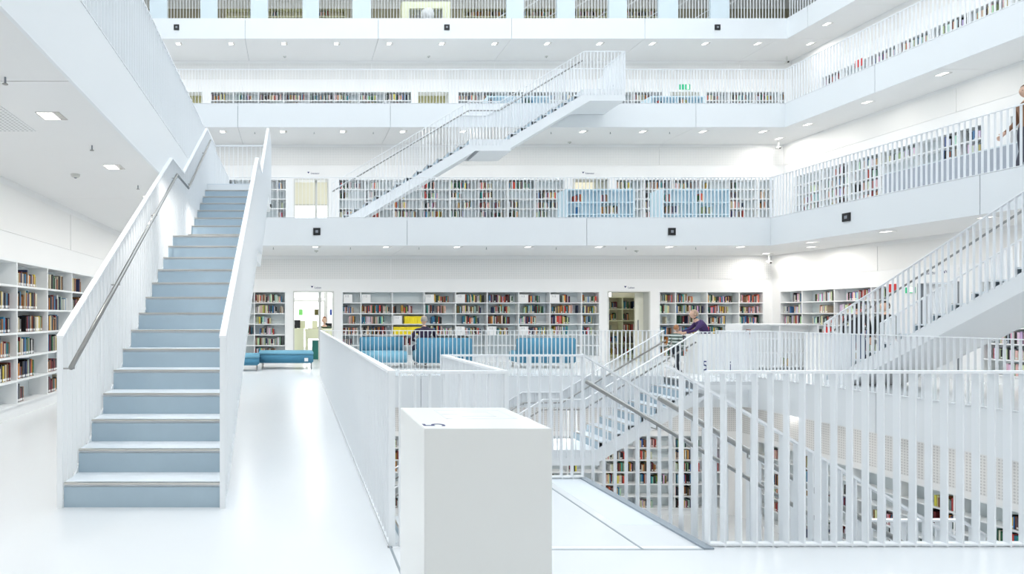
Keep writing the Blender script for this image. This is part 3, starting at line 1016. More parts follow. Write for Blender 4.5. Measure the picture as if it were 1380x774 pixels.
detector(0.6, 17.1, 3.30, 'round smoke detector under level six near the left doorway')
detector(9.75, 17.1, 3.30, 'round smoke detector under level six near the right doorway')
detector(-2.9, 7.9, 3.30, 'flat round detector in the left ceiling by the second downlight')
detector(4.0, 20.3, 2 * H - TH, 'round detector under level seven above the middle stair foot')
detector(9.3, 20.3, 2 * H - TH, 'round detector under level seven right of the stair platform')
detector(-0.4, 22.9, 3 * H - TH, 'round detector under level eight at the left')
detector(5.1, 22.9, 3 * H - TH, 'round detector under level eight near its middle')
detector(9.6, 22.9, 3 * H - TH, 'round detector under level eight right of its middle')
for (x, y, z, nm_) in ((14.4, 18.2, 3.30, 'five'), (16.3, 20.2, 2 * H - TH, 'six'), (18.8, 22.9, 3 * H - TH, 'seven')):
    t = empty('security_camera', (x, y, z))
    tag(t, 'small white camera hanging in the right back corner of level %s' % nm_, 'camera')
    MB().tube([(x, y, z), (x, y, z - 0.18)], 0.018, 8).build('bracket', M['grey'], t)
    MB().tube([(x, y + 0.06, z - 0.22), (x - 0.05, y - 0.12, z - 0.26)], 0.045, 10).build('housing', M['grey'], t)
    MB().tube([(x - 0.05, y - 0.12, z - 0.26), (x - 0.054, y - 0.135, z - 0.263)], 0.03, 10).build('lens', M['dark'], t)

# perforated area of the left ceiling
MB().box(-3.9, -2.62, 2.0, 6.05, 3.294, 3.2995).build('perforated_panel', M['perfc'], L6['ceil_ob'])

# ------------------------------------------------------------------ doorways, rooms behind
def doorway(n, level, a, b, top, mull=None, transom=None, leaf=None):
    z = LV[level]['z']; D = LV[level]['wall'][3]
    mb = MB()
    mb.box(a - 0.0, a + 0.04, D - 0.01, D + 0.42, z, z + top)
    mb.box(b - 0.04, b, D - 0.01, D + 0.42, z, z + top)
    mb.box(a + 0.04, b - 0.04, D - 0.01, D + 0.42, z + top - 0.03, z + top)
    o = mb.build('door_%d' % n, M['grey'] if level < 7 else M['shelf'])
    tag(o, kind='structure')
    if mull is not None:
        MB().box(mull - 0.045, mull + 0.045, D + 0.2, D + 0.27, z, z + top - 0.03).build('mullion', M['grey'], o)
    if leaf:
        MB().box(leaf[0], leaf[1], D + 0.3, D + 0.34, z, z + top - 0.04).build('door_leaf', M['creamwall'], o)
        MB().tube([(leaf[0] + 0.09, D + 0.28, z + 0.7), (leaf[0] + 0.09, D + 0.28, z + 1.3)], 0.014, 8).build('door_handle', M['greyink'], o)
    return o


doorway(1, 5, -0.07, 1.20, 2.2, mull=0.77)
doorway(2, 5, 9.70, 11.02, 2.2, leaf=(10.72, 10.98))
doorway(3, 6, -0.05, 1.15, 2.12, mull=0.72)
doorway(4, 6, 9.54, 10.80, 2.12, leaf=(10.45, 10.76))
doorway(5, 7, 4.74, 6.0, 2.12)
doorway(6, 7, 14.55, 15.75, 2.12)
doorway(7, 7, -4.30, -3.58, 2.12)


def backroom(level, x0, x1, depth, win, wm, m_wall):
    z = LV[level]['z']; D = LV[level]['wall'][3] + 0.42
    zt = z + H - TH
    mb = MB()
    mb.box(x0 - 0.1, x0, D, D + depth, z, zt)
    mb.box(x1, x1 + 0.1, D, D + depth, z, zt)
    o = mb.build('wall_side', m_wall); tag(o, kind='structure')
    bw = MB(); bw.box(x0 - 0.1, x1 + 0.1, D + depth, D + depth + 0.1, z, zt)
    o2 = bw.build('wall_rear', m_wall); tag(o2, kind='structure')
    for i, (a, b, za, zb) in enumerate(win):
        wn = MB().box(a, b, D + depth - 0.03, D + depth, z + za, z + zb).build('window_%d' % (level * 10 + i), wm)
        tag(wn, kind='structure')
        f = MB()
        f.box(a - 0.05, b + 0.05, D + depth - 0.06, D + depth - 0.031, z + zb, z + zb + 0.06)
        f.box(a - 0.05, a, D + depth - 0.06, D + depth, z + za, z + zb)
        f.box(b, b + 0.05, D + depth - 0.06, D + depth, z + za, z + zb)
        f.build('window_frame', M['grey'], wn)


backroom(5, -1.6, 3.2, 3.2, [(-1.4, 1.05, 0.3, 1.95), (-1.4, 1.05, 2.1, 3.1), (1.2, 3.0, 0.3, 3.1)], M['window'], M['wall'])
backroom(5, 9.0, 13.2, 3.2, [(9.9, 10.6, 1.6, 3.0), (11.0, 11.7, 1.6, 3.0)], M['window'], M['creamwall'])
backroom(6, -1.6, 3.2, 3.2, [(-1.4, 3.0, 0.3, 1.85)], M['window'], M['creamwall'])
backroom(6, 9.0, 13.2, 3.2, [(9.2, 13.0, 0.9, 3.0)], M['warmwin'], M['creamwall'])
backroom(7, 3.6, 7.6, 3.2, [(3.8, 7.4, 0.2, 1.6)], M['warmwin'], M['cream'])
backroom(7, 13.4, 17.2, 3.2, [(13.6, 17.0, 0.2, 1.6)], M['warmwin'], M['cream'])
backroom(7, -6.0, -2.0, 3.2, [(-5.8, -2.2, 0.2, 1.6)], M['warmwin'], M['cream'])
for (x, y, z, p) in ((0.8, 20.6, 3.28, 60), (11.2, 20.6, 3.28, 45), (0.8, 22.6, 2 * H - TH - 0.02, 55), (11.2, 22.6, 2 * H - TH - 0.02, 40), (5.6, 25.2, 3 * H - TH - 0.02, 50), (15.3, 25.2, 3 * H - TH - 0.02, 50), (-4, 25.2, 3 * H - TH - 0.02, 50)):
    downlight(x, y, z + 0.02, 'square downlight in the room behind the doorway at %s of level %s' % (
        {0.8: 'left', 11.2: 'right', 5.6: 'middle', 15.3: 'far right', -4: 'far left'}[x], {0: 'five', 1: 'six', 2: 'seven'}[int((z - 3) // 4)]), 'downlights in the rear rooms', p * 0.25)
for x in range(-6, 18, 3):
    downlight(x, 23.6, ROOF_Z - TH, '%s warm downlight over level eight back gallery from left' % ORD[(x + 6) // 3], 'downlights over level eight', 8, (1.0, 0.93, 0.76))

# furniture in the left rear room
t = empty('reception_desk', (0.4, 20.0, 0))
tag(t, 'pale yellow-green reception desk seen through the left doorway', 'desk')
MB().box(-0.05, 0.28, 19.6, 20.1, 0.0, 1.02).build('pillar_cabinet', M['cream'], t)
MB().box(0.32, 1.25, 19.6, 20.3, 0.90, 1.0).build('desktop', M['cream'], t)
MB().box(0.34, 0.42, 19.62, 20.28, 0.0, 0.90).build('side_panel', M['cream'], t)
MB().box(0.36, 1.2, 19.6, 19.63, 0.68, 0.90).build('drawer_front', M['cream'], t)
tag(MB().box(0.56, 1.0, 19.7, 20.0, 0.0, 0.62).build('storage_bin', M['green']), 'dark green storage bin under the pale reception desk', 'bin')
tag(MB().box(0.42, 0.9, 19.65, 19.95, 1.0, 1.025).build('book', M['beige']), 'flat open book lying on the pale reception desk', 'book')
tag(MB().box(-0.03, 0.16, 19.72, 19.76, 1.03, 1.3).box(-0.03, 0.05, 19.7, 19.9, 1.02, 1.035).build('screen_stand', M['dark']), 'small dark screen on the tall desk cabinet', 'screen')
tag(MB().box(0.12, 0.33, 19.9, 19.93, 1.0, 1.28).box(0.12, 0.33, 19.85, 20.0, 1.0, 1.01).build('desk_panel', M['cream']), 'upright pale green panel on the desk, left one', 'panel')
tag(MB().box(0.56, 0.74, 19.9, 19.93, 1.0, 1.28).box(0.56, 0.74, 19.85, 20.0, 1.0, 1.01).build('desk_panel', M['cream']), 'upright pale green panel on the desk, right one', 'panel')
mgreen = mat('bright_green_poster', (0.2, 0.6, 0.15), 0.5); mdk = mat('dark_olive_poster', (0.08, 0.07, 0.01), 0.5); mbl = mat('blue_poster', (0.02, 0.05, 0.25), 0.5)
for a, b, mm, nm_ in ((0.12, 0.28, mgreen, 'small green framed picture against the rear window'), (0.70, 0.87, mdk, 'small dark olive picture against the rear window'), (1.26, 1.42, mbl, 'small dark blue picture against the rear window')):
    o = MB().box(a, b, 22.10, 22.12, 1.45, 1.68).build('picture', M['paper'])
    tag(o, nm_, 'picture')
    MB().box(a + 0.01, b - 0.01, 22.095, 22.10, 1.46, 1.67).build('print', mm, o)
    MB().tube([((a + b) / 2, 22.11, 1.68), ((a + b) / 2, 22.11, 3.28)], 0.003, 5).build('hanging_wire', M['grey'], o)

# cream bookcase behind the right doorway
bookcase(5, 'back', 20.3, 10.55, 12.5, [11.1, 11.66], 5, 71, PAL_MID, 'cream bookcase seen through the right doorway', f_std(0.5, 0.9, 0), top=2.08, base=0.1, mats=(M['cream'], M['beige']))


# ------------------------------------------------------------------ freestanding low shelves
def low_shelf(x0, x1, y0, y1, z, h, rows, label, m, seed, side='back', pal=PAL_MID, fill=(0.1, 0.5)):
    t = empty('low_shelf', ((x0 + x1) / 2, (y0 + y1) / 2, z))
    tag(t, label, 'shelf')
    r = random.Random(seed)
    MB().box(x0, x1, y0, y1, z + h - 0.035, z + h).build('top_board', m, t)
    MB().box(x0, x0 + 0.035, y0, y1, z, z + h - 0.035).build('side_panel', m, t)
    MB().box(x1 - 0.035, x1, y0, y1, z, z + h - 0.035).build('side_panel', m, t)
    if side == 'back':
        MB().box(x0 + 0.035, x1 - 0.035, (y0 + y1) / 2 - 0.01, (y0 + y1) / 2 + 0.01, z, z + h - 0.035).build('back_panel', m, t)
        MB().box((x0 + x1) / 2 - 0.015, (x0 + x1) / 2 + 0.015, y0 + 0.005, (y0 + y1) / 2 - 0.01, z + 0.08, z + h - 0.035).build('divider', m, t)
        for k in range(rows):
            zz = z + 0.08 + (h - 0.115) * k / rows
            MB().box(x0 + 0.035, x1 - 0.035, y0 + 0.003, (y0 + y1) / 2 - 0.01, zz - 0.015, zz + 0.012).build('shelf', m, t)
            for a, b in ((x0 + 0.05, (x0 + x1) / 2 - 0.02), ((x0 + x1) / 2 + 0.02, x1 - 0.05)):
                fill_row('back', y0, a, b, zz + 0.013, (h - 0.115) / rows, r, pal, r.uniform(*fill), None, start=r.uniform(0.0, 0.3))
    else:
        MB().box(x0 - 0.02, x0 - 0.002, y0 + 0.03, y1 - 0.03, z + 0.05, z + h - 0.035).build('back_panel', M['slate'], t)


low_shelf(8.1, 10.15, 17.9, 18.5, H, 1.20, 3, 'pale blue low shelf on level six, left of the two', M['shelfblue'], 81, fill=(0.2, 0.7))
low_shelf(10.95, 13.0, 17.9, 18.5, H, 1.20, 3, 'pale blue low shelf on level six, right of the two', M['shelfblue'], 82, fill=(0.2, 0.7))
low_shelf(12.4, 14.3, 20.9, 21.5, 2 * H, 1.05, 3, 'pale blue low shelf on level seven, right of the number 7 pedestal', M['shelfblue'], 83)
low_shelf(6.7, 8.9, 20.9, 21.5, 2 * H, 1.05, 3, 'pale blue low shelf on level seven behind the stair rail', M['shelfblue'], 84)
low_shelf(11.85, 13.9, 15.9, 16.5, 0, 1.22, 3, 'white low shelf near the right back corner of level five', M['shelf'], 85, fill=(0.0, 0.3))
low_shelf(14.9, 15.4, 9.9, 15.2, H, 1.0, 2, 'grey-backed long low shelf on level six right gallery', M['shelfback'], 86, side='right')


# ------------------------------------------------------------------ sofas
def cushion(x0, x1, y0, y1, z0, z1, bev=0.035):
    b = bmesh.new()
    bmesh.ops.create_cube(b, size=1)
    for vv in b.verts:
        vv.co.x = (x0 + x1) / 2 + vv.co.x * (x1 - x0); vv.co.y = (y0 + y1) / 2 + vv.co.y * (y1 - y0); vv.co.z = (z0 + z1) / 2 + vv.co.z * (z1 - z0)
    bmesh.ops.bevel(b, geom=list(b.edges), offset=bev, segments=3, affect='EDGES')
    me = bpy.data.meshes.new('cushion'); b.to_mesh(me); b.free()
    me.polygons.foreach_set('use_smooth', [True] * len(me.polygons))
    return me


def add_cushion(name, t, dims, m, bev=0.03):
    me = cushion(*dims, bev); me.materials.append(m)
    return link(bpy.data.objects.new(name, me), t)


def sofa(x0, x1, y0, y1, back_near, label, bh=0.83, sh=0.46):
    t = empty('sofa', ((x0 + x1) / 2, (y0 + y1) / 2, 0))
    tag(t, label, 'sofa')
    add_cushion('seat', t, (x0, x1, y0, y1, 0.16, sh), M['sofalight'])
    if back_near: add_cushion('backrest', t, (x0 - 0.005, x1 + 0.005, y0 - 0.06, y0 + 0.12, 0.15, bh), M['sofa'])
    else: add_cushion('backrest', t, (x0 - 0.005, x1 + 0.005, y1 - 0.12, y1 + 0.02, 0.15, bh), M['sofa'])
    MB().box(x0 + 0.03, x1 - 0.03, y0 + 0.04, y1 - 0.04, 0.13, 0.16).build('base_frame', M['paper'], t)
    for x in (x0 + 0.08, x1 - 0.11):
        for y in (y0 + 0.06, y1 - 0.09):
            MB().box(x, x + 0.03, y, y + 0.03, 0, 0.13).build('leg', M['steel'], t)
    return t


sofa(1.82, 3.06, 16.25, 16.95, False, 'blue sofa facing the hall, left of the seated man', 0.84)
sofa(3.32, 4.80, 16.30, 17.0, True, 'blue sofa turned away, with the grey-haired man on it')
sofa(6.05, 7.62, 16.30, 17.0, True, 'blue sofa turned away, alone at the right')
t = empty('upholstered_bench', (-0.3, 16.3, 0))
tag(t, 'low blue upholstered bench on thin legs, left of the long railing', 'bench')
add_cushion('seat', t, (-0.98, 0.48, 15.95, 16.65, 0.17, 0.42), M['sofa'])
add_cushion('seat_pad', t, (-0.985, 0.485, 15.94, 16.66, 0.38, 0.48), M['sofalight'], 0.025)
MB().box(0.24, 0.34, 15.935, 15.94, 0.22, 0.31).build('maker_tag', M['paper'], t)
for x in (-0.9, 0.42):
    for y in (16.0, 16.55):
        MB().box(x, x + 0.025, y, y + 0.025, 0, 0.18).build('leg', M['steel'], t)
t = empty('upholstered_bench', (-1.3, 15.7, 0))
tag(t, 'short blue upholstered block at the bench end nearest the stairs', 'bench')
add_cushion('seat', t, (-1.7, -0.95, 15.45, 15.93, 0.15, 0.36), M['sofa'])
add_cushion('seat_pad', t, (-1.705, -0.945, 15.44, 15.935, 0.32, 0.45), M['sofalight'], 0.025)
for x in (-1.65, -1.02):
    for y in (15.5, 15.85):
        MB().box(x, x + 0.025, y, y + 0.025, 0, 0.16).build('leg', M['steel'], t)

# ------------------------------------------------------------------ shelf signs and yellow files
hs = (2.2 - 0.035 - 0.17) / 6
for i, (x, k) in enumerate(signs5):
    z = 0.17 + hs * k + 0.017
    o = empty('shelf_sign', (x + 0.14, DB5 + 0.03, z))
    tag(o, 'white square subject sign, %s' % ['top shelf at far left of the long bookcase', 'top shelf of the second bay, long bookcase', 'top shelf of the fourth bay, long bookcase', 'top shelf of the fifth bay, long bookcase', 'top shelf of the seventh bay, long bookcase',
        'top shelf of the eighth bay, long bookcase', 'beside the yellow files in the third bay', 'fourth shelf down in the fifth bay', 'fourth shelf down in the sixth bay', 'fourth shelf down in the seventh bay'][i], 'sign', 'subject signs on the long bookcase')
    MB().box(x, x + 0.27, DB5 + 0.015, DB5 + 0.045, z, z + 0.25).build('card', M['paper'], o)
    text('sign_print', '112', 0.085, (x + 0.10, DB5 + 0.0145, z + 0.165), (math.pi / 2, 0, 0), M['greyink'], o, 0.0005)
n = 0
for (a, b, k) in ((3.40, 4.0, 3), (3.06, 4.0, 2)):
    x = a
    while x + 0.075 < b:
        z = 0.17 + hs * k + 0.017
        o = MB().box(x, x + 0.075, DB5 + 0.03, DB5 + 0.25, z, z + 0.235).build('box_file', M['yellow'])
        n += 1
        row = 'third' if k == 3 else 'fourth'
        tag(o, 'bright yellow box file, %s in the %s shelf row of yellow files' % (ORD[n - 1], row), 'box file', 'yellow box files behind the seated man')
        x += 0.079
# white label boxes along the top shelf of the right-wall case
so_ = STUFF.build('shelved_books', bm_mat)
tag(so_, 'rows of books filling the shelves of all the farther bookcases', 'books', kind='stuff')

# ------------------------------------------------------------------ signs
def wsign(name, side, pos, u, z, wd, hh, m, label, cat='sign'):
    mb = MB(); wbox(mb, side, pos, u - wd / 2, u + wd / 2, -0.02, 0.0, z, z + hh)
    o = mb.build(name, m); tag(o, label, cat); return o


def door_sign(level, x, word, where):
    z = LV[level]['z'] + 2.28; D = LV[level]['wall'][3]
    o = empty('door_lettering', (x, D, z))
    tag(o, 'small grey arrow and word on the wall above the %s' % where, 'lettering')
    mb = MB(); mb.prism([(x - 0.20, D - 0.004, z + 0.02), (x - 0.24, D - 0.004, z + 0.08), (x - 0.16, D - 0.004, z + 0.08)][::-1], [(x - 0.20, D, z + 0.02), (x - 0.24, D, z + 0.08), (x - 0.16, D, z + 0.08)][::-1])
    mb.build('arrow', M['ink'], o)
    text('word', word, 0.085, (x - 0.12, D - 0.003, z), (math.pi / 2, 0, 0), M['ink'], o, 0.001, 'LEFT')


door_sign(5, 0.72, 'Leben', 'left doorway of level five')
door_sign(5, 10.45, 'Leben', 'right doorway of level five')
door_sign(6, 0.65, 'Literatur', 'left doorway of level six')
door_sign(6, 10.1, 'Literatur', 'right doorway of level six')

XR = L5['wall'][1]
o = wsign('fire_sign', 'right', XR, 14.83, 2.02, 0.2, 0.2, M['red'], 'red square fire equipment sign on the right wall')
text('symbol', '?', 0.16, (XR - 0.022, 14.83, 2.06), (math.pi / 2, 0, -math.pi / 2), M['paper'], o, 0.001)
o = wsign('exit_sign', 'right', XR, 14.4, 1.98, 0.22, 0.14, M['exit'], 'lit green exit sign on the right wall of level five')
MB().box(XR - 0.024, XR - 0.02, 14.34, 14.46, 2.0, 2.12).build('figure', M['exitwhite'], o)
o = wsign('exit_sign', 'back', D7, 15.15, 2 * H + 2.18, 0.42, 0.2, M['exit'], 'lit green exit sign over the right doorway of level seven')
MB().box(15.22, 15.30, D7 - 0.024, D7 - 0.02, 2 * H + 2.20, 2 * H + 2.36).build('figure', M['exitwhite'], o)
o = wsign('fire_sign', 'right', L7['wall'][1], 20.5, 2 * H + 1.9, 0.25, 0.25, M['red'], 'small red fire equipment sign on the level seven right wall')
o = wsign('lettering_panel', 'right', XR, 13.8, 2.36, 0.9, 0.14, M['wall'], 'white strip with small dark lettering above the right wall door')
text('word', 'Aufzug  WC', 0.11, (XR - 0.022, 13.8, 2.40), (math.pi / 2, 0, -math.pi / 2), M['ink'], o, 0.001)
# door in the right wall of level five
o = MB().box(XR + 0.18, XR + 0.22, 13.37, 14.23, 0.0, 2.18).build('door_8', M['shelf']); tag(o, kind='structure')
for y in (13.36, 14.22):
    MB().box(XR - 0.01, XR + 0.18, y, y + 0.02, 0, 2.2).build('door_frame', M['greyink'], o)
MB().tube([(XR + 0.15, 13.5, 0.95), (XR + 0.15, 13.5, 1.25)], 0.012, 8).build('door_handle', M['greyink'], o)

# ------------------------------------------------------------------ level eight piers and fittings
for side_i, xs in enumerate([[(201.5, 225), (270, 293), (338, 361), (408, 430), (475, 500), (683, 706), (751, 775), (821, 845), (888, 914), (958, 983)]]):
    for i, (a, b) in enumerate(xs):
        xa, xb = (a - 398) / 37.66, (b - 398) / 37.66
        o = MB().box(xa, xb, y8b + 0.0, y8b + 0.10, 3 * H, ROOF_Z - TH).build('pier', M['pier'])
        tag(o, '%s pale blue pier from left on the level eight edge' % ORD[i], 'pier', 'pale blue piers on level eight')
for i, a in enumerate((660, 728, 797, 868, 935)):
    x = (a - 398) / 37.66
    o = empty('diagonal_brace', (x, 21.9, 3 * H))
    tag(o, '%s pair of cream diagonal rods behind the level eight piers, from left' % ORD[i], 'brace', 'diagonal rods on level eight')
    for dx in (0, 0.42):
        MB().tube([(x + dx, 22.1, 3 * H + 0.02), (x + dx + 1.9, 22.1, 3 * H + 1.2)], 0.018, 6).build('rod', M['shelf'], o)
t = empty('display_cabinet', (4.85, 22.4, 3 * H))
tag(t, 'cream framed display cabinet on level eight above the middle speaker', 'cabinet')
xa, xb = 3.95, 5.75
mb = MB(); mb.box(xa, xa + 0.28, 22.2, 22.7, 3 * H, 3 * H + 0.75); mb.box(xb - 0.28, xb, 22.2, 22.7, 3 * H, 3 * H + 0.75); mb.box(xa, xb, 22.2, 22.7, 3 * H + 0.75, 3 * H + 1.0)
mb.build('frame', M['cream'], t)
mb = MB()
for k in range(14):
    mb.box(xa + 0.3 + 0.09 * k, xa + 0.33 + 0.09 * k, 22.3, 22.33, 3 * H, 3 * H + 0.75)
tag(mb.build('grille', M['greyink'], t), kind='stuff')
t = empty('globe_lamp', (4.85, 22.0, 3 * H))
tag(t, 'white round dome lamp in front of the cream cabinet', 'lamp')
MB().lathe([(0.02, 0.25), (0.19, 0.29), (0.25, 0.42), (0.19, 0.58), (0.02, 0.66)], (4.85, 22.0, 3 * H), 18).build('globe', M['paper'], t, smooth=True)
MB().tube([(4.85, 22.0, 3 * H), (4.85, 22.0, 3 * H + 0.26)], 0.03, 8).build('stem', M['steel'], t)


# ------------------------------------------------------------------ people
SKIN = mat('skin', (0.62, 0.40, 0.30), 0.5)


def person(label, loc, rz, joints=None, top=(0.05, 0.05, 0.06), legs=(0.03, 0.04, 0.09), hair=(0.03, 0.02, 0.015), stripes=None, scale=1.0, bald=False, group=None, headturn=0.0):
    """local frame: x = person's left-right (right positive), y = forward, z = up; standing height 1.75"""
    J = dict(pelvis=(0, 0, 0.95), waist=(0, 0, 1.08), chest=(0, 0, 1.30), neck0=(0, -0.005, 1.46), neck=(0, 0.01, 1.53),
             shL=(-0.18, 0, 1.41), elL=(-0.24, -0.02, 1.13), wrL=(-0.23, 0.08, 0.89), shR=(0.18, 0, 1.41), elR=(0.24, -0.02, 1.13), wrR=(0.23, 0.08, 0.89),
             hipL=(-0.09, 0, 0.90), knL=(-0.10, 0.02, 0.50), anL=(-0.10, -0.02, 0.09), toL=(-0.12, 0.15, 0.035),
             hipR=(0.09, 0, 0.90), knR=(0.10, 0.02, 0.50), anR=(0.10, -0.02, 0.09), toR=(0.12, 0.15, 0.035))
    if joints: J.update(joints)
    rad = dict(pelvis=0.135, waist=0.12, chest=0.145, neck0=0.07, neck=0.055, sh=0.072, el=0.046, wr=0.03, hip=0.092, kn=0.062, an=0.043, to=0.035)
    order = list(J.keys())
    idx = {k: i for i, k in enumerate(order)}
    E = [('pelvis', 'waist'), ('waist', 'chest'), ('chest', 'neck0'), ('neck0', 'neck'), ('chest', 'shL'), ('shL', 'elL'), ('elL', 'wrL'), ('chest', 'shR'), ('shR', 'elR'), ('elR', 'wrR'),
         ('pelvis', 'hipL'), ('hipL', 'knL'), ('knL', 'anL'), ('anL', 'toL'), ('pelvis', 'hipR'), ('hipR', 'knR'), ('knR', 'anR'), ('anR', 'toR')]
    V = [Vector(J[k]) for k in order]
    R_ = []
    for k in order:
        kk = k if k in rad else k[:2] if k[:2] in rad else k[:3]
        R_.append(rad[kk])
    EE = [(idx[a], idx[b]) for a, b in E]
    # hands: palm and five fingers
    for s, sg in (('L', -1), ('R', 1)):
        wr = Vector(J['wr' + s]); el = Vector(J['el' + s])
        d = (wr - el).normalized()
        side = d.cross(Vector((sg, 0, 0)))
        if side.length < 0.1: side = Vector((0, 1, 0))
        side.normalize()
        cur = d.cross(side).normalized()
        palm = wr + d * 0.07
        V.append(palm); R_.append(0.03); pi = len(V) - 1
        EE.append((idx['wr' + s], pi))
        for q, (off, ln) in enumerate(((-0.03, 0.055), (-0.01, 0.075), (0.01, 0.08), (0.03, 0.07))):
            a = palm + side * off + d * 0.03; b = a + d * ln * 0.55; c = b + d * ln * 0.35 + cur * 0.02
            ia = len(V); V.extend([a, b, c]); R_.extend([0.010, 0.009, 0.007])
            EE.extend([(pi, ia), (ia, ia + 1), (ia + 1, ia + 2)])
        a = wr + d * 0.03 - side * 0.035; b = a - side * 0.02 + d * 0.035
        ia = len(V); V.extend([a, b]); R_.extend([0.012, 0.009]); EE.extend([(idx['wr' + s], ia), (ia, ia + 1)])
    me = bpy.data.meshes.new('skeleton')
    me.from_pydata([tuple(v_ * 1.0) for v_ in V], EE, [])
    o = bpy.data.objects.new('skeleton', me)
    COL.objects.link(o)
    md = o.modifiers.new('skin', 'SKIN')
    me.update()
    if not me.skin_vertices:
        me.attributes  # layer is created with the modifier on evaluation
        b = bmesh.new(); b.from_mesh(me); b.verts.layers.skin.verify(); b.to_mesh(me); b.free()
    for i, sv in enumerate(me.skin_vertices[0].data):
        sv.radius = (R_[i], R_[i] * (0.78 if i in (idx['pelvis'], idx['waist'], idx['chest']) else 1.0))
        sv.use_root = (i == idx['pelvis'])
    ss = o.modifiers.new('subd', 'SUBSURF'); ss.levels = 2; ss.render_levels = 2
    dg = bpy.context.evaluated_depsgraph_get()
    body = bpy.data.meshes.new_from_object(o.evaluated_get(dg))
    bpy.data.objects.remove(o)
    # head with face
    hc = Vector(J['neck']) + Vector((0, 0.02, 0.125)) if 'head' not in (joints or {}) else Vector(joints['head'])
    b = bmesh.new(); b.from_mesh(body)
    ret = bmesh.ops.create_uvsphere(b, u_segments=20, v_segments=14, radius=1.0)
    for vv in ret['verts']:
        p = vv.co.copy()
        q = Vector((p.x * 0.076, p.y * 0.095, p.z * 0.12))
        if p.z < 0: q.x *= 1 - 0.25 * (-p.z); q.y = q.y * (1 - 0.1 * (-p.z)) + 0.012 * (-p.z)
        if p.y > 0.85 and -0.35 < p.z < 0.15 and abs(p.x) < 0.22: q.y += 0.022      # nose
        if p.y > 0.6 and 0.0 < p.z < 0.25 and 0.2 < abs(p.x) < 0.5: q.y -= 0.008     # eye sockets
        vv.co = q
    heads = set(vv for vv in ret['verts'])
    for sg in (-1, 1):
        e_ = bmesh.ops.create_uvsphere(b, u_segments=8, v_segments=6, radius=1.0)
        for vv in e_['verts']:
            vv.co = Vector((sg * 0.078 + vv.co.x * 0.012, -0.005 + vv.co.y * 0.022, -0.005 + vv.co.z * 0.032))
        heads |= set(e_['verts'])
    rotm = Matrix.Rotation(headturn, 3, 'Z')
    for vv in heads: vv.co = rotm @ vv.co + hc
    for f in b.faces:
        f.smooth = True
        c = f.calc_center_median()
        if all(vv in heads for vv in f.verts): f.material_index = 0; continue
        best = None
        for a_, c_ in E:
            A, B = Vector(J[a_]), Vector(J[c_])
            tt = max(0, min(1, (c - A).dot(B - A) / max(1e-6, (B - A).length_squared)))
            dd = (c - (A + (B - A) * tt)).length
            if best is None or dd < best[0]: best = (dd, a_, c_, tt)
        a_, c_, tt = best[1], best[2], best[3]
        if c_ == 'neck' or (c_.startswith('wr') and tt > 0.93): f.material_index = 0
        elif a_.startswith('an') or (c_.startswith('an') and tt > 0.93): f.material_index = 3
        elif a_.startswith(('hip', 'kn')) or c_.startswith('hip') or (a_ == 'pelvis' and c_ == 'waist' and tt < 0.3): f.material_index = 2
        else: f.material_index = 1
    b.to_mesh(body); b.free()
    tm = mat('top_cloth', top, 0.8, noise=0.1, nscale=20)
    if stripes:
        nt = tm.node_tree
        tc = nt.nodes.new('ShaderNodeTexCoord'); wv = nt.nodes.new('ShaderNodeTexWave')
        wv.bands_direction = 'Z'; wv.inputs['Scale'].default_value = 2.6
        rp = nt.nodes.new('ShaderNodeValToRGB'); rp.color_ramp.interpolation = 'CONSTANT'
        rp.color_ramp.elements[0].color = (*top, 1); rp.color_ramp.elements[1].position = 0.7; rp.color_ramp.elements[1].color = (*stripes, 1)
        nt.links.new(tc.outputs['Object'], wv.inputs[0]); nt.links.new(wv.outputs['Fac'], rp.inputs[0])
        nt.links.new(rp.outputs[0], nt.nodes['Principled BSDF'].inputs['Base Color'])
    mids = [p.material_index for p in body.polygons]
    body.materials.clear()
    for m_ in (SKIN, tm, mat('trouser_cloth', legs, 0.8), M['dark']): body.materials.append(m_)
    body.polygons.foreach_set('material_index', mids)
    t = empty('person', loc, world=False)
    t.rotation_euler = (0, 0, rz); t.scale = (scale,) * 3
    tag(t, label, 'person', group)
    bo = bpy.data.objects.new('body', body); COL.objects.link(bo); bo.parent = t
    # hair shell
    b = bmesh.new(); ret = bmesh.ops.create_uvsphere(b, u_segments=20, v_segments=14, radius=1.0)
    for vv in list(b.verts):
        p = vv.co.copy()
        vv.co = rotm @ Vector((p.x * 0.086, p.y * 0.103 - 0.006, p.z * 0.128 + 0.004)) + hc
        if (p.y > 0.35 and p.z < 0.55) or p.z < (-0.55 if not bald else -0.35) or (bald and p.z > 0.8): b.verts.remove(vv)
    for f in b.faces: f.smooth = True
    hm = bpy.data.meshes.new('hair'); b.to_mesh(hm); b.free(); hm.materials.append(mat('hair', hair, 0.7, noise=0.2, nscale=60))
    ho = bpy.data.objects.new('hair', hm); COL.objects.link(ho); ho.parent = t
    # eyes
    eb = MB()
    for sg in (-1, 1):
        c = rotm @ Vector((sg * 0.028, 0.083, 0.008)) + hc
        eb.lathe([(0.002, -0.007), (0.010, 0.0), (0.002, 0.007)], c, 8)
    eo = bpy.data.objects.new('eyes', eb.mesh('eyes', M['dark'])); COL.objects.link(eo); eo.parent = t
    return t


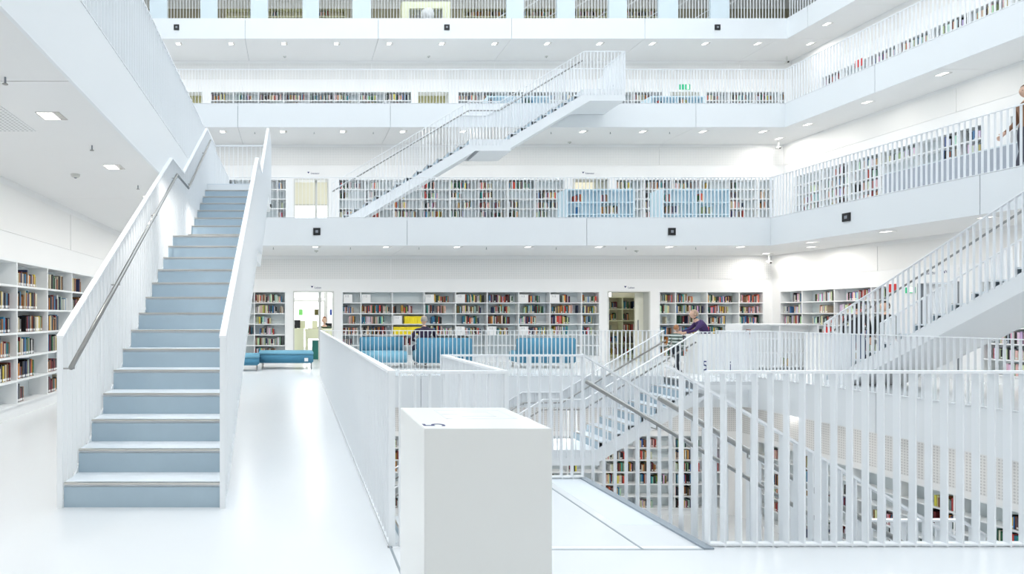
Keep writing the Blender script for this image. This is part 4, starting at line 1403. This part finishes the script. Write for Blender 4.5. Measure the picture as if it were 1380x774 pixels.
SEAT = dict(pelvis=(0, 0, 0.56), waist=(0, -0.02, 0.68), chest=(0, 0.0, 0.90), neck0=(0, 0.02, 1.05), neck=(0, 0.05, 1.11), shL=(-0.19, 0.01, 1.0), shR=(0.19, 0.01, 1.0),
            elL=(-0.25, 0.05, 0.74), wrL=(-0.14, 0.27, 0.66), elR=(0.25, 0.05, 0.74), wrR=(0.14, 0.27, 0.66),
            hipL=(-0.1, 0.02, 0.54), hipR=(0.1, 0.02, 0.54), knL=(-0.13, 0.45, 0.52), knR=(0.13, 0.45, 0.52), anL=(-0.13, 0.42, 0.09), anR=(0.13, 0.42, 0.09), toL=(-0.14, 0.58, 0.035), toR=(0.14, 0.58, 0.035))
SEATM = dict(SEAT)
SEATM.update(chest=(0, 0.02, 0.88), shL=(-0.22, 0.02, 0.97), shR=(0.22, 0.02, 0.97), elL=(-0.34, 0.06, 0.74), elR=(0.34, 0.06, 0.74), knL=(-0.2, 0.45, 0.52), knR=(0.2, 0.45, 0.52))
person('grey-haired man in a dark jumper seated on the blue sofa, seen from behind', (3.60, 16.68, 0.0), 0.0, SEATM, top=(0.025, 0.015, 0.045), hair=(0.30, 0.28, 0.26), bald=True, scale=1.06)
# walking pair behind the back stairs
WALK = dict(knL=(-0.1, 0.16, 0.50), anL=(-0.1, 0.28, 0.09), toL=(-0.11, 0.44, 0.045), knR=(0.1, -0.02, 0.50), anR=(0.1, -0.24, 0.12), toR=(0.11, -0.12, 0.035),
            wrL=(-0.23, -0.14, 0.88), wrR=(0.22, 0.2, 0.92))
person('short-haired visitor in a grey-green striped top and jeans, walking behind the back stairs', (9.50, 14.95, 0), math.radians(-70), WALK, top=(0.10, 0.14, 0.12), stripes=(0.6, 0.65, 0.62), legs=(0.02, 0.025, 0.035), hair=(0.35, 0.16, 0.07), scale=0.68)
LEANP = dict(chest=(0, 0.12, 1.28), neck0=(0, 0.22, 1.40), neck=(0, 0.27, 1.46), shL=(-0.18, 0.14, 1.36), shR=(0.18, 0.14, 1.36), elL=(-0.24, 0.34, 1.14), wrL=(-0.18, 0.55, 1.08), elR=(0.24, 0.34, 1.14), wrR=(0.18, 0.55, 1.08))
person('adult in a dark purple jacket leaning forward beside the striped visitor', (10.52, 15.35, 0), math.radians(75), LEANP, top=(0.045, 0.02, 0.10), legs=(0.09, 0.09, 0.10), hair=(0.40, 0.28, 0.2), scale=0.93)
# two at the right wall shelf
person('visitor with long dark hair and black jacket behind the right stairs, left of two', (13.78, 14.70, 0), math.radians(-60), None, top=(0.015, 0.015, 0.02), legs=(0.04, 0.07, 0.16), scale=1.0)
person('visitor in a black coat and blue jeans behind the right stairs, right of two', (13.95, 14.15, 0), math.radians(100), None, top=(0.02, 0.02, 0.02), legs=(0.05, 0.09, 0.2), hair=(0.02, 0.015, 0.01), scale=1.0)
# desk attendant in the left rear room
person('brown-haired attendant in dark green seated behind the pale desk', (1.0, 20.65, -0.02), math.radians(180), SEAT, top=(0.03, 0.06, 0.03), hair=(0.20, 0.07, 0.02), scale=1.05)
t = empty('office_chair', (0.94, 20.68, 0))
tag(t, 'black office chair behind the pale reception desk', 'chair')
MB().box(0.76, 1.24, 20.45, 20.9, 0.42, 0.46).build('seat', M['dark'], t)
MB().box(0.98, 1.36, 20.95, 21.0, 0.55, 1.18).build('backrest', M['dark'], t)
MB().tube([(0.94, 20.68, 0.06), (0.94, 20.68, 0.43)], 0.025, 8).build('column', M['steel'], t)
for k in range(5):
    a = 2 * math.pi * k / 5
    MB().tube([(0.94, 20.68, 0.07), (0.94 + 0.27 * math.cos(a), 20.68 + 0.27 * math.sin(a), 0.035)], 0.02, 6).build('leg', M['dark'], t)
person('visitor in a brown coat at the right edge of level six, seen through the railing', (13.95, 11.4, H), math.radians(80), WALK, top=(0.22, 0.11, 0.06), legs=(0.05, 0.05, 0.07), hair=(0.14, 0.07, 0.04), scale=1.02)

# red fire extinguisher style item and low bench by the right-wall visitors
t = empty('shopping_bag', (13.4, 14.95, 0))
tag(t, 'red bag standing on the white box left of the two dark-clad visitors', 'bag')
MB().prism([(13.24, 14.93, 1.0), (13.38, 14.93, 1.0), (13.38, 15.03, 1.0), (13.24, 15.03, 1.0)], [(13.25, 14.95, 1.15), (13.37, 14.95, 1.15), (13.37, 15.01, 1.15), (13.25, 15.01, 1.15)]).build('pouch', M['red'], t)
MB().tube([(13.28, 14.98, 1.14), (13.29, 14.98, 1.2), (13.33, 14.98, 1.2), (13.34, 14.98, 1.14)], 0.008, 6).build('handle', M['red'], t)
t = empty('white_box_counter', (13.4, 15.0, 0))
tag(t, 'white counter block behind the foot of the right stairs', 'counter')
MB().box(12.95, 13.45, 14.8, 15.2, 0.0, 0.96).build('body', M['pedestal'], t)
MB().box(12.93, 13.47, 14.78, 15.22, 0.96, 1.0).build('top', M['shelf'], t)
